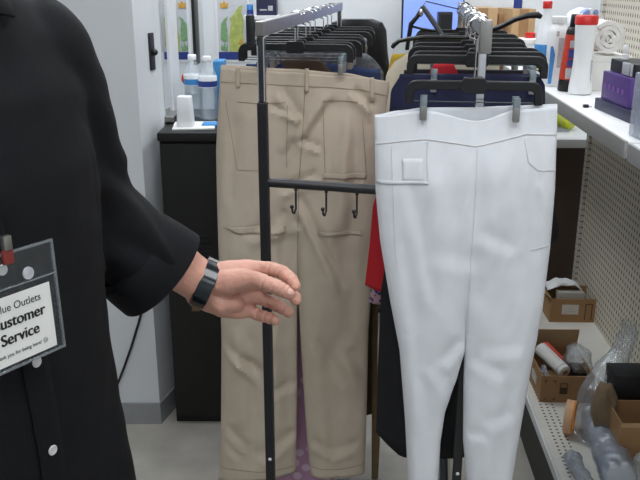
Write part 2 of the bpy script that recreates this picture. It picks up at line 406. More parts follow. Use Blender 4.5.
flat('low_plant_shape', M_green, [(220.5, 36), (221, 24), (224, 19), (228, 16), (226, 22), (227.5, 30), (228, 40), (225, 42), (221, 40)], .004, t)
flat('grass_shape', M_green, [(221, 50), (221.5, 44), (223, 47), (225, 42), (226, 48), (228, 43), (228, 51)], .004, t)
flat('gold_shape', M_gold, [(220, 8), (219.8, 2), (222, 4), (224, 0.5), (226, 4), (228.5, 2), (227.5, 8)], .004, t)
flat('flower_shape', M_gold, [(238, 44), (240, 40), (242.5, 39), (243, 43), (240.5, 45)], .0055, t)
# small wall shelf with dark carton
p = at(262, 15, 3.6)
t = thing('wall_shelf', 'small white wall shelf above the left rail of the rack', 'shelf', (p.x, 3.6, p.z - .02))
b = MB(); b.box((p.x - .075, 3.53, p.z - .018), (p.x + .075, WY, p.z)); b.build('shelf_board', M_shelfw, t, smooth=False, bevel=.002)
for sx in (-.05, .05):
    b = MB(); b.box((p.x + sx - .005, 3.6, p.z - .06), (p.x + sx + .005, WY, p.z - .018)); b.build('bracket', M_shelfw, t, smooth=False)
t = thing('dark_carton', 'dark navy printed carton on the small wall shelf', 'box', (p.x + .03, 3.6, p.z))
b = MB(); b.box((p.x - .02, 3.55, p.z + .0), (p.x + .066, 3.65, p.z + .11), bev=.002); b.build('carton', M_navyc, t)
b = MB(); b.box((p.x - .005, 3.548, p.z + .02), (p.x + .025, 3.5495, p.z + .026)); b.box((p.x + .03, 3.548, p.z + .02), (p.x + .05, 3.5495, p.z + .04)); b.build('print', M_plgrey, t, smooth=False)
t = thing('blue_cap_bottle', 'small bottle with blue cap beside the dark carton', 'bottle', (p.x - .05, 3.58, p.z))
b = MB(); b.lathe([(.014, 0), (.015, .002), (.015, .02), (.01, .024)], (p.x - .05, 3.58, p.z), 18); b.build('bottle_body', M_dblue, t)
b = MB(); b.lathe([(.013, .022), (.014, .023), (.014, .042), (.012, .045)], (p.x - .05, 3.58, p.z), 18); b.build('cap', M_plblue, t)

# ---------------------------------------------------------------- clothes rack
RY = radians(7.7); RD = Vector((sin(RY), cos(RY), 0)); RX = Vector((cos(RY), -sin(RY), 0))
RL0 = Vector((-.111, 1.55, 0)); RR0 = Vector((.297, 1.495, 0)); RLEN = 1.35
ZR = 1.427
def on(base, s, x=0, z=0): return base + RD * s + RX * x + Vector((0, 0, z))
def rmat(p): return Matrix.Translation(p) @ Matrix.Rotation(-RY, 4, 'Z')
rack = thing('clothes_rack', 'double rail clothes rack with black posts and chrome top rails', 'clothes rack', (RL0 + RR0) / 2)
for base, nm in ((RL0, 'l'), (RR0, 'r')):
    zt = ZR if nm == 'l' else ZR + .004
    b = MB(); b.box((-.0085, -.012, zt - .027), (.0085, RLEN, zt), rmat(base)); b.build('rail', M_steel, rack, smooth=False, bevel=.0015)
    for s in (0, RLEN - .02):
        top = 1.276 if nm == 'l' else 1.28
        b = MB(); b.box((-.0095, -.0095, .05), (.0095, .0095, top), rmat(on(base, s))); ps = b.build('post', M_blackmetal, rack, smooth=False, bevel=.002)
        b = MB(); b.box((-.0078, -.0078, top), (.0078, .0078, zt - .027), rmat(on(base, s))); b.build('chrome_post', M_chrome, rack, smooth=False, bevel=.003)
        if s == 0:
            b = MB(); b.ball(on(base, s, .0 if nm == 'l' else 0, .487) + Vector((0, -.0095, 0)), .0042, sc=(1, .4, 1)); b.build('screw', M_plw, ps)
    if nm == 'l':
        b = MB(); b.box((-.026, -.014, zt - .045), (-.0095, -.006, zt + .012), rmat(base), .0035); b.build('end_plate', M_blackmetal, rack)  # black stands in for the dark reflection on this plate
    else:
        b = MB(); b.box((-.008, -.0195, zt - .058), (.014, -.0125, zt + .002), rmat(base), .003); b.build('end_plate', M_steel, rack)
        b = MB(); b.box((-.0085, -.0165, zt - .22), (.0065, -.011, zt - .05), rmat(base), .002); b.build('end_strip', M_chrome, rack)
    b = MB(); b.tube([on(base, -.02, 0, .05), on(base, RLEN + .02, 0, .05)], .013, 12); b.build('base_bar', M_blackmetal, rack)
    for s in (.02, RLEN - .04):
        b = MB(); b.lathe([(.018, 0), (.02, .004), (.016, .04)], on(base, s), 14); b.build('foot', M_black, rack)
pa, pb = at(262, 182, 1.55), at(482, 196.5, 1.495)
b = MB(); b.tube([RL0 + Vector((0, 0, pa.z)), RR0 + Vector((0, 0, pb.z))], .0095, 14); bar = b.build('cross_bar', M_blackmetal, rack)
b = MB(); b.tube([on(RL0, RLEN - .02, 0, pa.z), on(RR0, RLEN - .02, 0, pa.z)], .0095, 12); b.build('cross_bar', M_blackmetal, rack)
for s in (.5, .56):
    b = MB(); b.tube([on(RL0, s, 0, .05 + (s > .52) * .0), on(RR0, s, 0, .05)], .011, 12); b.build('floor_bar', M_steel, rack)
for px in (296, 328.5, 361, 394, 427):
    f = (px - 262) / 220; c = (RL0 + Vector((0, 0, pa.z))).lerp(RR0 + Vector((0, 0, pb.z)), f)
    q = [c + Vector((0, -.002, -.006)), c + Vector((0, -.004, -.035)), c + Vector((.0, -.008, -.048)), c + Vector((-.003, -.018, -.055)), c + Vector((-.006, -.028, -.050)), c + Vector((-.007, -.032, -.038))]
    b = MB(); b.tube(q, .0021, 8); hk = b.build('hook', M_black, rack)
    b = MB(); b.ball(q[-1], .0042); b.build('hook_ball', M_black, hk)
    b = MB(); b.lathe([(.0035, 0), (.0035, .006), (.002, .008)], c + Vector((0, -.004, -.012)), 10); b.build('hook_collar', M_black, hk)

# ---------------------------------------------------------------- hangers
def make_hanger(label, loc, w=.262, drop=.034, hook_h=.075, hs=1, clips=(-.1, .108)):
    t = thing('clip_hanger', label, 'hanger', Vector((0, 0, 0)))
    h = w / 2; b = MB()
    pts = [(-h, -drop), (-h, -.014), (-h + .004, -.004), (-h + .014, .001), (-h + .04, .002), (-.03, 0), (.03, 0), (h - .04, .002), (h - .014, .001), (h - .004, -.004), (h, -.014), (h, -drop)]
    T = .0085; Rr = .022; n = 8
    out = [(-h - .005, -drop)] + [(-h - .005 + Rr - Rr * cos(a), T - Rr + Rr * sin(a)) for a in [pi / 2 * k / n for k in range(n + 1)]]
    out += [(h + .005 - Rr + Rr * sin(a), T - Rr + Rr * cos(a)) for a in [pi / 2 * k / n for k in range(n + 1)]] + [(h + .005, -drop)]
    ri = .008
    inn = [(h - .0105, -drop)] + [(h - .0105 - ri + ri * cos(a), -T - ri + ri * sin(a)) for a in [pi / 2 * k / n for k in range(n + 1)]]
    inn += [(-h + .0105 + ri - ri * sin(a), -T - ri + ri * cos(a)) for a in [pi / 2 * k / n for k in range(n + 1)]] + [(-h + .0105, -drop)]
    m_ = len(out); loops = []
    for k in range(m_): loops.append([Vector((out[k][0], -.004, out[k][1])), Vector((out[k][0], .004, out[k][1])), Vector((inn[m_ - 1 - k][0], .004, inn[m_ - 1 - k][1])), Vector((inn[m_ - 1 - k][0], -.004, inn[m_ - 1 - k][1]))])
    b.rings(loops)
    b.build('hanger_bar', M_black, t, bevel=.0018)
    b = MB(); b.rings([[Vector((x, y, z)) for x, z in ((-.027, -.004), (-.018, .0145), (.018, .0145), (.027, -.004), (.019, -.0145), (-.019, -.0145))] for y in (-.006, .006)]); b.build('boss', M_black, t, smooth=False, bevel=.002)
    b = MB(); R = .019; zc = hook_h - R
    arc = [(0, 0, .01), (0, 0, .02), (.0, 0, zc - R - .004 if zc - R > .03 else .024)] + [(-R * sin(a) * hs, 0, zc - R * cos(a)) for a in [radians(d) for d in (0, 40, 80, 120, 160, 200, 235)]]
    b.tube(arc, .0016, 8); b.build('hook', M_chrome, t)
    b = MB(); b.tube([(-h, 0, -drop + .004), (h, 0, -drop + .004)], .0011, 8); b.build('clip_rod', M_rod, t)
    for sg in clips:
        b = MB(); b.box((sg - .0065, -.0135, -drop - .028), (sg + .0065, -.011, -drop + .014), None, .001); b.box((sg - .0065, .011, -drop - .028), (sg + .0065, .0135, -drop + .014), None, .001); b.box((sg - .0065, -.0115, -drop + .002), (sg + .0065, .0115, -drop + .006), None, .0008)
        c = b.build('clip', M_clip, t)
        b = MB(); b.box((sg - .0055, -.0150, -drop - .029), (sg + .0055, -.0134, -drop - .003), None, .0004); b.build('clip_tip', M_steel, c)
    t.location = loc; t.rotation_euler = (0, 0, -RY)
    return t
def hang_z(h): return ZR + .002 - h
hz = .082
kl = on(RL0, .405, -.002, ZR + .003 - hz); 
H0 = make_hanger('black clip hanger holding the khaki trousers', kl, .268, hook_h=hz, clips=(-.083, .110))
WH = make_hanger('black clip hanger holding the white trousers on front end of the right rail', Vector((at(474, 85, 1.462).x, 1.462, at(474, 85.5, 1.462).z)), .236, hook_h=.118, clips=(-.089, .077))
names = ['second', 'third', 'fourth', 'fifth', 'sixth', 'seventh', 'eighth', 'ninth']
LS = [.47, .55, .65, .77, .89, 1.02, 1.15]
LH = [dup(H0, on(RL0, s, -.002 + .004 * ((i * 5) % 3 - 1), ZR + .003 - hz), -RY + radians([3, -2, 5, -3, 2, 4, 0][i]), 'black clip hanger, %s from the front on the left rail' % names[i], 'hangers along the left rail', 1.02 + .02 * (i % 3)) for i, s in enumerate(LS)]
RS = [.10, .20, .31, .44, .60, .78, .96]
RH = [dup(H0, on(RR0, s, .004 * ((i * 5) % 3 - 1), ZR + .007 - hz), -RY + radians([-2, 3, -4, 2, 5, -3, 1][i]), 'black clip hanger, %s from the front on the right rail' % names[i], 'hangers along the right rail', .98 + .03 * (i % 3)) for i, s in enumerate(RS)]

# ---------------------------------------------------------------- hanging garments
class Cloth:
    """hanging garment from an outline (picture heights -> left/right edges on a plane at depth Y), round in section, with folds"""
    def __init__(s, L, R, top, bot, Y, depth=.03, inn=None, crotch=None, creases=(), seed=0, amp=.004, dtf=None, dtb=None, dbot=None, yaw=.13, legd=None, tk=.25, a2=.55, a3=.18, ck=1):
        s.__dict__.update(L=L, R=R, top=top, bot=bot, Y=Y, depth=depth, inn=inn, crotch=crotch, creases=creases, seed=seed, amp=amp, dtf=dtf, dtb=dtb, dbot=dbot, yaw=yaw, legd=legd or depth, tk=tk, a2=a2, a3=a3, ck=ck)
        s.pc = (interp(L, top) + interp(R, top)) / 2
    def mid(s, y):
        c0 = (interp(s.L, y) + interp(s.R, y)) / 2
        if not s.inn: return c0, c0
        if y < s.crotch:
            cx = interp(s.inn[0], s.crotch); t = (y - s.top) / (s.crotch - s.top); c = s.pc + (cx - s.pc) * t
            return c, c
        return interp(s.inn[0], y), interp(s.inn[1], y)
    def thick(s, px, y):
        l, r = interp(s.L, y), interp(s.R, y); u = max(-1, min(1, 2 * (px - l) / (r - l) - 1))
        d = s.depth * (1 - abs(u) ** 2.6) ** .5 * (s.tk + (1 - s.tk) * smooth((y - s.top) / 75))
        if s.inn:
            a, c = s.mid(y)
            if px <= (a + c) / 2: v = 2 * (px - l) / max(1, a - l) - 1
            else: v = 2 * (px - c) / max(1, r - c) - 1
            v = max(-1, min(1, v)); wgt = smooth((y - s.crotch + 90) / 110)
            d = d * (1 - wgt) + wgt * s.legd * (1 - abs(v) ** 2.6) ** .5
        return d
    def fold(s, px, y, side):
        f = 0
        u = (px - interp(s.L, y)) / max(1, interp(s.R, y) - interp(s.L, y))
        env = smooth(min(u, 1 - u) * 9)
        tt = smooth((y - s.top) / 60)
        q = Vector((px * .035 + s.seed * 7.3, y * .0055, side * 3.1 + s.seed)); f += s.amp * (.35 + .65 * tt) * noise.noise(q)
        q = Vector((px * .028 + s.seed * 3.3 + y * .012, y * .022 - px * .01, side * 5.1 + s.seed * 2)); f += s.amp * s.a2 * noise.noise(q)
        q = Vector((px * .09, y * .05 + px * .04, side * 9.1 + s.seed * 2)); f += s.amp * s.a3 * noise.noise(q)
        if side < 0:
            for x0, y0, x1, y1, wd, am in s.creases:
                dx, dy = x1 - x0, y1 - y0; ln = sqrt(dx * dx + dy * dy); t = ((px - x0) * dx + (y - y0) * dy) / (ln * ln)
                dd = ((px - x0) * dy - (y - y0) * dx) / ln
                e = smooth(min(t + .12, 1.12 - t) * 5) if -.12 < t < 1.12 else 0
                if e > 0 and abs(dd) < wd * 3.2: f += s.ck * am * e * (dd / wd) * exp(.5 - .5 * (dd / wd) ** 2)
        return f * env
    def p(s, px, y, side=-1, off=0):
        yy = y
        Y = s.Y - s.yaw * (px - s.pc) / 840 * s.Y
        q = at(px, yy, Y); d = s.thick(px, y)
        q.y += side * d + (s.fold(px, y, side) if d > .004 else 0) + off * (-1)
        return q
    def yrow(s, y, px, side):
        dt = s.dtf if side < 0 else s.dtb
        if dt: y += interps(dt, px) * exp(-max(0, y - s.top) / 14)
        if s.dbot: y += interp(s.dbot, px) * exp(-max(0, s.bot - y) / 14)
        return y
    def mesh(s, rows=90, cols=44, y0=None, y1=None, off=0, sides=(-1, 1)):
        y0 = s.top if y0 is None else y0; y1 = s.bot if y1 is None else y1
        b = MB(); h = cols // 2
        for side in sides:
            G = []
            for i in range(rows + 1):
                y = y0 + (y1 - y0) * i / rows; l, r = interp(s.L, y), interp(s.R, y); a, c = s.mid(y); row = []
                for half, (e0, e1) in enumerate(((l, a), (c, r))):
                    for j in range(h + 1):
                        px = e0 + (e1 - e0) * (.5 - .5 * cos(pi * j / h)) if (s.inn and y > s.crotch - 20) else e0 + (e1 - e0) * j / h
                        yy = s.yrow(y, px, side)
                        row.append(b.b.verts.new(s.p(px, yy, side, off)))
                G.append(row)
            for A, B in zip(G, G[1:]):
                for j in list(range(h)) + list(range(h + 1, 2 * h + 1)):
                    b.b.faces.new((A[j], A[j + 1], B[j + 1], B[j]))
        bmesh.ops.remove_doubles(b.b, verts=b.b.verts, dist=.0003)
        return b
    def patch(s, quad, off=.0016, th=.0014, n=(8, 8)):
        """a piece of cloth lying on the front: quad = TL, TR, BR, BL in picture units of the garment plane"""
        b = MB(); G = []
        for i in range(n[1] + 1):
            t = i / n[1]; row = []
            for j in range(n[0] + 1):
                u = j / n[0]
                x = (quad[0][0] * (1 - u) + quad[1][0] * u) * (1 - t) + (quad[3][0] * (1 - u) + quad[2][0] * u) * t
                y = (quad[0][1] * (1 - u) + quad[1][1] * u) * (1 - t) + (quad[3][1] * (1 - u) + quad[2][1] * u) * t
                row.append(b.b.verts.new(s.p(x, y, -1, off + th)))
            G.append(row)
        for A, B in zip(G, G[1:]):
            for j in range(n[0]): b.b.faces.new((A[j], A[j + 1], B[j + 1], B[j]))
        return b
    def line(s, pts, wd=.8, off=.0012, n=10):
        """a thin seam along a picture path"""
        b = MB(); P = []
        for (xa, ya), (xb, yb) in zip(pts, pts[1:]):
            for k in range(n): P.append(s.p(xa + (xb - xa) * k / n, ya + (yb - ya) * k / n, -1, off))
        P.append(s.p(pts[-1][0], pts[-1][1], -1, off)); b.tube(P, wd * s.Y / 840 / 2, 6); return b
def garment(name, label, cat, m, g, rows=50, cols=24, solid=.0012, group=None):
    o = g.mesh(rows, cols).build(name, m, origin=at(g.pc, g.bot, g.Y), solid=solid)
    return tag(o, label, cat, group)

# khaki trousers
kh = Cloth(L=[(66, 221), (80, 220), (100, 218.5), (150, 216), (200, 217), (250, 218.5), (300, 220.5), (340, 221.5), (430, 221), (478, 219)],
           R=[(66, 389.5), (82, 389.5), (110, 386), (150, 382), (180, 379.5), (250, 374.5), (330, 368.5), (400, 367), (465, 365), (478, 364.5)],
           top=69, bot=474, Y=kl.y, depth=.03, legd=.03, crotch=296, tk=.2,
           inn=([(296, 298), (310, 297.2), (400, 297.2), (470, 296)], [(296, 298), (310, 299), (330, 300), (380, 303), (440, 307), (478, 311)]),
           dtf=[(221, -2), (250, 1), (290, 3), (340, 7), (365, 8), (389, 13)], dtb=[(221, -4), (290, 0), (340, 4), (389, 12)],
           dbot=[(221, 4), (260, 1), (297, -4), (305, 0), (365, -3)], seed=3, amp=.007, a2=.65, a3=.4, ck=2.0,
           creases=[(280, 92, 300, 118, 4, .004), (272, 108, 300, 116, 3, .003), (330, 98, 300, 140, 5, .005), (302, 118, 285, 150, 4, .003),
                    (300, 140, 320, 148, 3, .003), (352, 92, 372, 108, 4, .004), (366, 100, 372, 118, 3, .003), (282, 190, 318, 175, 4, .004),
                    (300, 200, 338, 280, 3.5, .004), (270, 230, 300, 222, 4, .003), (250, 236, 290, 214, 5, .004), (282, 215, 276, 300, 5, .004), (335, 215, 342, 330, 9, .004),
                    (225, 345, 262, 372, 4, .004), (240, 355, 262, 380, 3, .003), (224, 425, 246, 446, 4, .004), (222, 440, 240, 455, 4, .003), (262, 455, 296, 432, 5, .004),
                    (270, 392, 298, 384, 4, .003), (315, 340, 340, 380, 5, .003), (330, 452, 362, 440, 4, .003), (312, 440, 330, 448, 4, .003), (345, 350, 366, 380, 5, .003), (230, 120, 226, 200, 5, .003), (352, 120, 346, 230, 6, .004), (245, 330, 250, 420, 7, .004), (280, 330, 284, 420, 6, .003), (325, 300, 328, 440, 8, .003)])
kt = thing('khaki_trousers', 'wrinkled khaki cargo trousers hanging behind the black rack post', 'trousers', at(kh.pc, kh.bot, kh.Y))
kh.mesh(135, 84).build('trouser_body', M_khaki, kt, solid=.0012)
def wband(g, h, dt):
    b = MB()
    return b
for (x, y0, y1, wd) in ((238.5, 66.5, 87, 3.6), (307, 68, 91, 3.6), (372, 77, 102, 3.4)):
    kh.patch([(x - wd / 2, y0), (x + wd / 2, y0), (x + wd / 2, y1), (x - wd / 2, y1)], .0025, .0015, (3, 10)).build('belt_loop', M_khaki, kt, solid=.002)
kh.line([(221, 82), (250, 83), (290, 85), (330, 87), (365, 90), (388, 96)], .7).build('waistband_seam', M_khakid, kt)
for pts in ([(238, 101), (262, 102.5), (286, 101)], [(322, 100), (350, 100), (357, 101)]): kh.line(pts, .8).build('pocket_slit', M_khakid, kt)
for q in ([(242, 104), (288, 104), (286, 165), (244, 167)],): pass
for pts in ([(226, 101), (238, 168), (268, 168)], [(288, 104), (287, 165)], [(323, 104), (325, 172), (366, 172)], [(362, 118), (366, 172)]): kh.line(pts, .6).build('pocket_seam', M_khakid, kt)
for quad in ([(225, 225), (286, 222), (286, 229), (240, 231)], [(323, 170), (366, 171), (366, 176), (323, 175)], [(318, 227), (362, 228), (362, 232), (318, 231)]):
    kh.patch(quad, .0015, .0012, (14, 4)).build('pocket_flap', M_khaki, kt, solid=.0015)
kh.line([(226, 225), (234, 229), (250, 231), (268, 230), (284, 226)], .9, .003).build('flap_seam', M_khakid, kt)
kh.line([(305, 88), (303, 130), (299, 180), (298, 240), (298, 296)], .7).build('seat_seam', M_khakid, kt)
for pts in ([(220, 464), (260, 466), (296, 463)], [(311, 464), (340, 464), (364, 460)]): kh.line(pts, .6).build('hem_seam', M_khakid, kt)

# white trousers
wh = Cloth(L=[(108, 374.5), (120, 374.5), (190, 375.5), (240, 380), (300, 390), (350, 399.5), (420, 405), (480, 408), (640, 414)],
           R=[(105, 557.5), (130, 557), (190, 555), (250, 550), (310, 542.5), (370, 530.5), (430, 520), (480, 512), (640, 492)],
           top=110, bot=615, Y=1.468, depth=.03, legd=.028, crotch=350,
           inn=([(350, 464.5), (380, 456), (410, 445), (440, 440.5), (480, 438), (640, 434)], [(350, 464.5), (380, 463.5), (440, 463), (480, 466.5), (640, 470)]),
           dtf=[(374, 6), (424, 0), (476, 10), (519, -1), (557, -4)],
           dtb=[(374, 5), (400, 1), (424, -2), (470, -2), (519, -4), (540, -5), (557, -6)],
           seed=11, amp=.0042, a2=.45, a3=.3, ck=.7,
           creases=[(470, 165, 466, 300, 7, .004), (440, 170, 455, 330, 10, .004), (500, 165, 490, 330, 12, .004), (398, 240, 420, 420, 8, .004), (405, 185, 430, 300, 7, .004),
                    (480, 350, 520, 345, 7, .003), (468, 358, 500, 372, 6, .003), (440, 360, 462, 340, 6, .004), (425, 360, 450, 395, 6, .003), (466, 432, 482, 430, 4, .003), (484, 420, 510, 412, 6, .003), (500, 380, 490, 470, 7, .004), (420, 380, 418, 470, 7, .003),
                    (530, 150, 525, 250, 6, .003), (540, 180, 552, 210, 5, .003), (430, 255, 470, 262, 9, .003), (476, 232, 510, 250, 7, .003)])
wt = thing('white_trousers', 'white elastic-waist trousers hanging in front of the right rail', 'trousers', at(wh.pc, wh.bot, wh.Y))
wh.mesh(150, 84).build('trouser_body', M_white, wt, solid=.0012)
wh.line([(375, 143.5), (400, 140), (425, 137.5), (450, 141), (474, 144.5), (500, 139), (525, 133), (556, 134)], .9, .001).build('waistband_seam', M_stitch, wt)
wh.line([(475, 147), (472, 200), (468, 260), (465, 345)], .6, .0008).build('front_seam', M_stitch, wt)
b = wh.patch([(376, 179), (426, 177), (426, 180), (376, 182)], .0006, .0008, (10, 3)); b.build('pocket_edge', M_white, wt, solid=.0012)
b = wh.patch([(401, 157), (421, 156), (422, 178), (401, 179)], .0003, .0005, (6, 6)); b.build('coin_pocket', M_white, wt, solid=.0008)
wh.line([(426.5, 140), (425, 160), (426, 178), (400, 181), (390, 180)], .9).build('pocket_seam', M_stitch, wt)
wh.line([(391, 145), (391.5, 180), (394, 240), (396, 262)], .6).build('side_seam', M_stitch, wt)
wh.line([(523, 139), (526, 160), (535, 168), (555, 169)], .7).build('pocket_seam', M_stitch, wt)
wh.line([(528, 247), (548, 243)], .8).build('fold_seam', M_stitch, wt)

# other garments on the two rails
def sheet(Ls, Rs, top, bot, Y, **k): return Cloth(L=Ls, R=Rs, top=top, bot=bot, Y=Y, **k)
garment('lilac_trousers', 'lilac patterned garment behind the khaki trousers, its hem showing below', 'garment', M_lilac,
        sheet([(80, 232), (400, 224), (489, 218)], [(80, 372), (300, 345), (489, 333)], 80, 489, 2.055, depth=.024, seed=4, amp=.012))
garment('brown_trousers', 'dark brown garment between the khaki trousers and red garment', 'garment', M_brown,
        sheet([(57, 283), (120, 285), (412, 330)], [(57, 318), (72, 332), (120, 372), (300, 376), (412, 374)], 57, 412, 2.125, depth=.02, seed=5, amp=.008))
bt = sheet([(230, 373), (300, 372), (478, 371.5)], [(230, 377), (300, 378), (400, 377.5), (440, 380), (478, 378)], 230, 479, 2.07, depth=.004, seed=6, amp=.001)
tag(bt.mesh(40, 4).build('cloth_belt', M_belt, origin=at(375, 479, 2.07)), 'narrow brown cloth belt hanging down right of the khaki trousers', 'belt')
garment('blue_jeans', 'blue jeans hung just behind the khaki trousers waist on the left rail', 'jeans', M_jean,
        sheet([(64, 246), (300, 262), (410, 280)], [(64, 380), (90, 381), (300, 362), (410, 350)], 64, 410, 2.20, depth=.02, seed=7, amp=.007, dtf=[(246, 0), (340, 0), (380, 6)], dtb=[(246, 0), (380, 5)]))
garment('grey_shirt', 'grey patterned shirt behind the blue jeans on the left rail', 'shirt', M_greycl,
        sheet([(53, 262), (70, 252), (300, 262), (390, 270)], [(53, 366), (62, 378), (74, 384), (300, 362), (390, 350)], 53, 390, 2.27, depth=.03, seed=8, amp=.007))
for i, (Y, t0) in enumerate(((2.36, 52), (2.44, 48))):
    garment('black_skirt', ('black garment behind the grey patterned shirt on the left rail', 'rearmost dark garment on the left rail')[i], 'garment', M_blkcloth, sheet([(t0, 262), (300, 268), (370, 270)], [(t0, 352), (300, 350), (370, 350)], t0, 370, Y, depth=.02, seed=20 + i, amp=.007))
garment('navy_skirt', 'navy garment directly behind the white trousers waist', 'garment', M_navy,
        sheet([(76, 400), (90, 391), (115, 389), (200, 390), (260, 396)], [(70, 536), (85, 545), (150, 546), (260, 540)], 74, 260, 1.60, depth=.03, seed=9, amp=.008))
garment('black_dress', 'long black garment whose hem shows left of the white trouser leg', 'garment', M_blkcloth,
        sheet([(80, 410), (240, 390), (290, 381), (360, 378), (440, 376)], [(80, 526), (240, 536), (300, 530), (440, 506)], 80, 438, 1.645, depth=.02, seed=29, amp=.008, dbot=[(376, -6), (400, 14), (440, 16), (506, 10)]))
garment('red_shirt', 'bright red garment showing left of the white trousers', 'garment', M_red,
        sheet([(86, 410), (150, 392), (205, 373), (240, 370), (285, 365)], [(86, 520), (150, 530), (287, 520)], 86, 287, 1.70, depth=.02, seed=10, amp=.005, dbot=[(365, -2), (380, 3), (520, 5)]))
garment('floral_blouse', 'blue and pink floral blouse with hem showing under the red garment', 'blouse', M_floral,
        sheet([(80, 412), (200, 384), (303, 369)], [(80, 524), (200, 540), (240, 546.5), (268, 547), (303, 530)], 80, 303, 1.78, depth=.02, seed=12, amp=.006))
garment('black_blouse', 'black garment with pointed sleeve corner right of the white trousers', 'garment', M_blkcloth,
        sheet([(70, 404), (300, 392), (420, 385)], [(70, 528), (180, 549), (236, 560), (250, 546), (300, 528), (420, 508)], 70, 420, 1.86, depth=.02, seed=13, amp=.006))
garment('cream_blouse', 'cream blouse with sloping shoulder on the right rail', 'blouse', M_cream,
        sheet([(52, 410), (62, 394), (74, 386), (130, 383), (300, 392)], [(52, 500), (300, 490)], 52, 300, 2.02, depth=.025, seed=14, amp=.005))
garment('mustard_top', 'mustard yellow top peeking out behind the cream blouse', 'garment', M_mustard,
        sheet([(54, 392), (70, 388), (300, 396)], [(54, 480), (300, 470)], 54, 300, 2.10, depth=.02, seed=15, amp=.004))
garment('pink_top', 'small pink red top between hangers on the right rail', 'garment', M_red,
        sheet([(66, 434), (70, 430), (250, 428)], [(66, 454), (72, 458), (250, 470)], 64, 250, 1.66, depth=.012, seed=16, amp=.003))
# two odd hangers at the far end of the right rail
t = thing('shirt_hanger', 'black shirt hanger with curved arms tilted across the right rail', 'hanger', at(468, 34, 2.05))
def arm(pts, r): 
    b = MB(); b.tube([at(x, y, Y) for x, y, Y in pts], r, 10, ry=[v * .7 for v in r]); return b
arm([(466, 38, 2.0), (480, 34, 1.99), (500, 27, 1.97), (515, 19.5, 1.95), (528, 15.5, 1.94), (538, 15, 1.93), (541, 17, 1.93)], [.008, .009, .009, .009, .010, .011, .008]).build('arm', M_black, t)
arm([(466, 38, 2.0), (445, 37, 2.02), (425, 37, 2.03), (408, 39, 2.04), (399, 41, 2.05), (394, 45, 2.05), (392, 48, 2.05)], [.008, .008, .008, .008, .008, .0085, .007]).build('arm', M_black, t)
hp = on(RR0, .55, 0, ZR)
b = MB(); c = at(466, 38, 2.0); b.tube([c, c + Vector((0, 0, .02)), Vector((hp.x - .016, 2.03, ZR - .01)), Vector((hp.x - .012, 2.04, ZR + .008)), Vector((hp.x, 2.045, ZR + .013)), Vector((hp.x + .014, 2.05, ZR + .0))], .0018, 8); b.build('hook', M_chrome, t)
t = thing('folded_hanger', 'black triangular hanger turned sideways in front of the blue screen', 'hanger', at(424, 30, 2.3))
arm([(423, 7, 2.3), (417, 17, 2.3), (411, 24, 2.3), (409, 36, 2.3), (407, 50, 2.3)], [.009, .009, .010, .009, .008]).build('arm', M_black, t)
arm([(423, 7, 2.3), (432, 20, 2.28), (440, 32, 2.26), (447, 44, 2.24)], [.009, .010, .009, .008]).build('arm', M_black, t)
arm([(411, 26, 2.3), (422, 29, 2.29), (436, 31, 2.27)], [.005, .005, .005]).build('brace', M_black, t)
b = MB(); c = at(421, 13, 2.285); b.ball(c, .008, sc=(.8, .5, 1.4)); b.build('metal_joint', M_chrome, t)
hp = on(RR0, .86, 0, ZR); c = at(423, 6, 2.3)
b = MB(); b.tube([c, c + Vector((.01, .02, .012)), Vector((hp.x - .02, hp.y, ZR - .005)), Vector((hp.x - .013, hp.y, ZR + .009)), Vector((hp.x, hp.y, ZR + .013)), Vector((hp.x + .012, hp.y, ZR + .004))], .0018, 8); b.build('hook', M_black, t)

# ---------------------------------------------------------------- back counter and what stands on it
kz = at(588, 139.5, 3.25).z
t = thing('back_counter', 'dark brown counter with thick white top along the back wall', 'counter', (.9, 3.45, 0))
b = MB(); b.box((.40, 3.25, kz - .036), (2.05, WY - .005, kz), bev=.003); b.build('counter_top', M_counter, t)
b = MB(); b.box((.44, 3.285, 0), (2.05, WY - .01, kz - .036)); b.build('counter_base', M_darkwood, t, smooth=False)
def carton(name, label, x0, x1, y0, y1, z0, z1, m=M_card2, rz=0):
    t = thing(name, label, 'box', ((x0 + x1) / 2, (y0 + y1) / 2, z0))
    M = Matrix.Translation(((x0 + x1) / 2, (y0 + y1) / 2, 0)) @ Matrix.Rotation(rz, 4, 'Z') @ Matrix.Translation((-(x0 + x1) / 2, -(y0 + y1) / 2, 0))
    b = MB(); b.box((x0, y0, z0), (x1, y1, z1), M, .002); b.build('carton', m, t)
    b = MB(); b.box(((x0 + x1) / 2 - .02, y0 - .001, z0), ((x0 + x1) / 2 + .02, y0 + .001, z1), M); b.build('packing_tape', M_card, t, smooth=False)
    return t
def X(px, Y, y=25): return at(px, y, Y).x
carton('cardboard_box', 'tan cardboard box behind the chrome hooks of the right rail', X(468, 3.42), X(497, 3.42), 3.42, 3.62, kz, at(480, 8, 3.42).z)
carton('cardboard_box', 'tan cardboard box under the curved end of the black shirt hanger', X(509, 3.4), X(533, 3.4), 3.4, 3.6, kz, at(520, 9, 3.4).z, rz=.1)
carton('cardboard_box', 'narrow brown cardboard box between the two tan boxes at the back', X(499, 3.5), X(507, 3.5), 3.5, 3.62, kz, at(502, 14, 3.5).z, M_card)
p = at(517, 9, 3.45)
b = MB(); b.lathe([(.017, 0), (.018, .003), (.018, .08), (.012, .09)], (X(517, 3.46), 3.47, p.z + .001), 16); tag(b.build('dark_jar', M_dblue, origin=p), 'dark blue jar standing on the tan cardboard box', 'jar')
t = thing('white_tub', 'white plastic tub with lid behind the spray bottle', 'tub', (X(527, 3.35), 3.35, kz))
zt = at(527, 38, 3.35).z
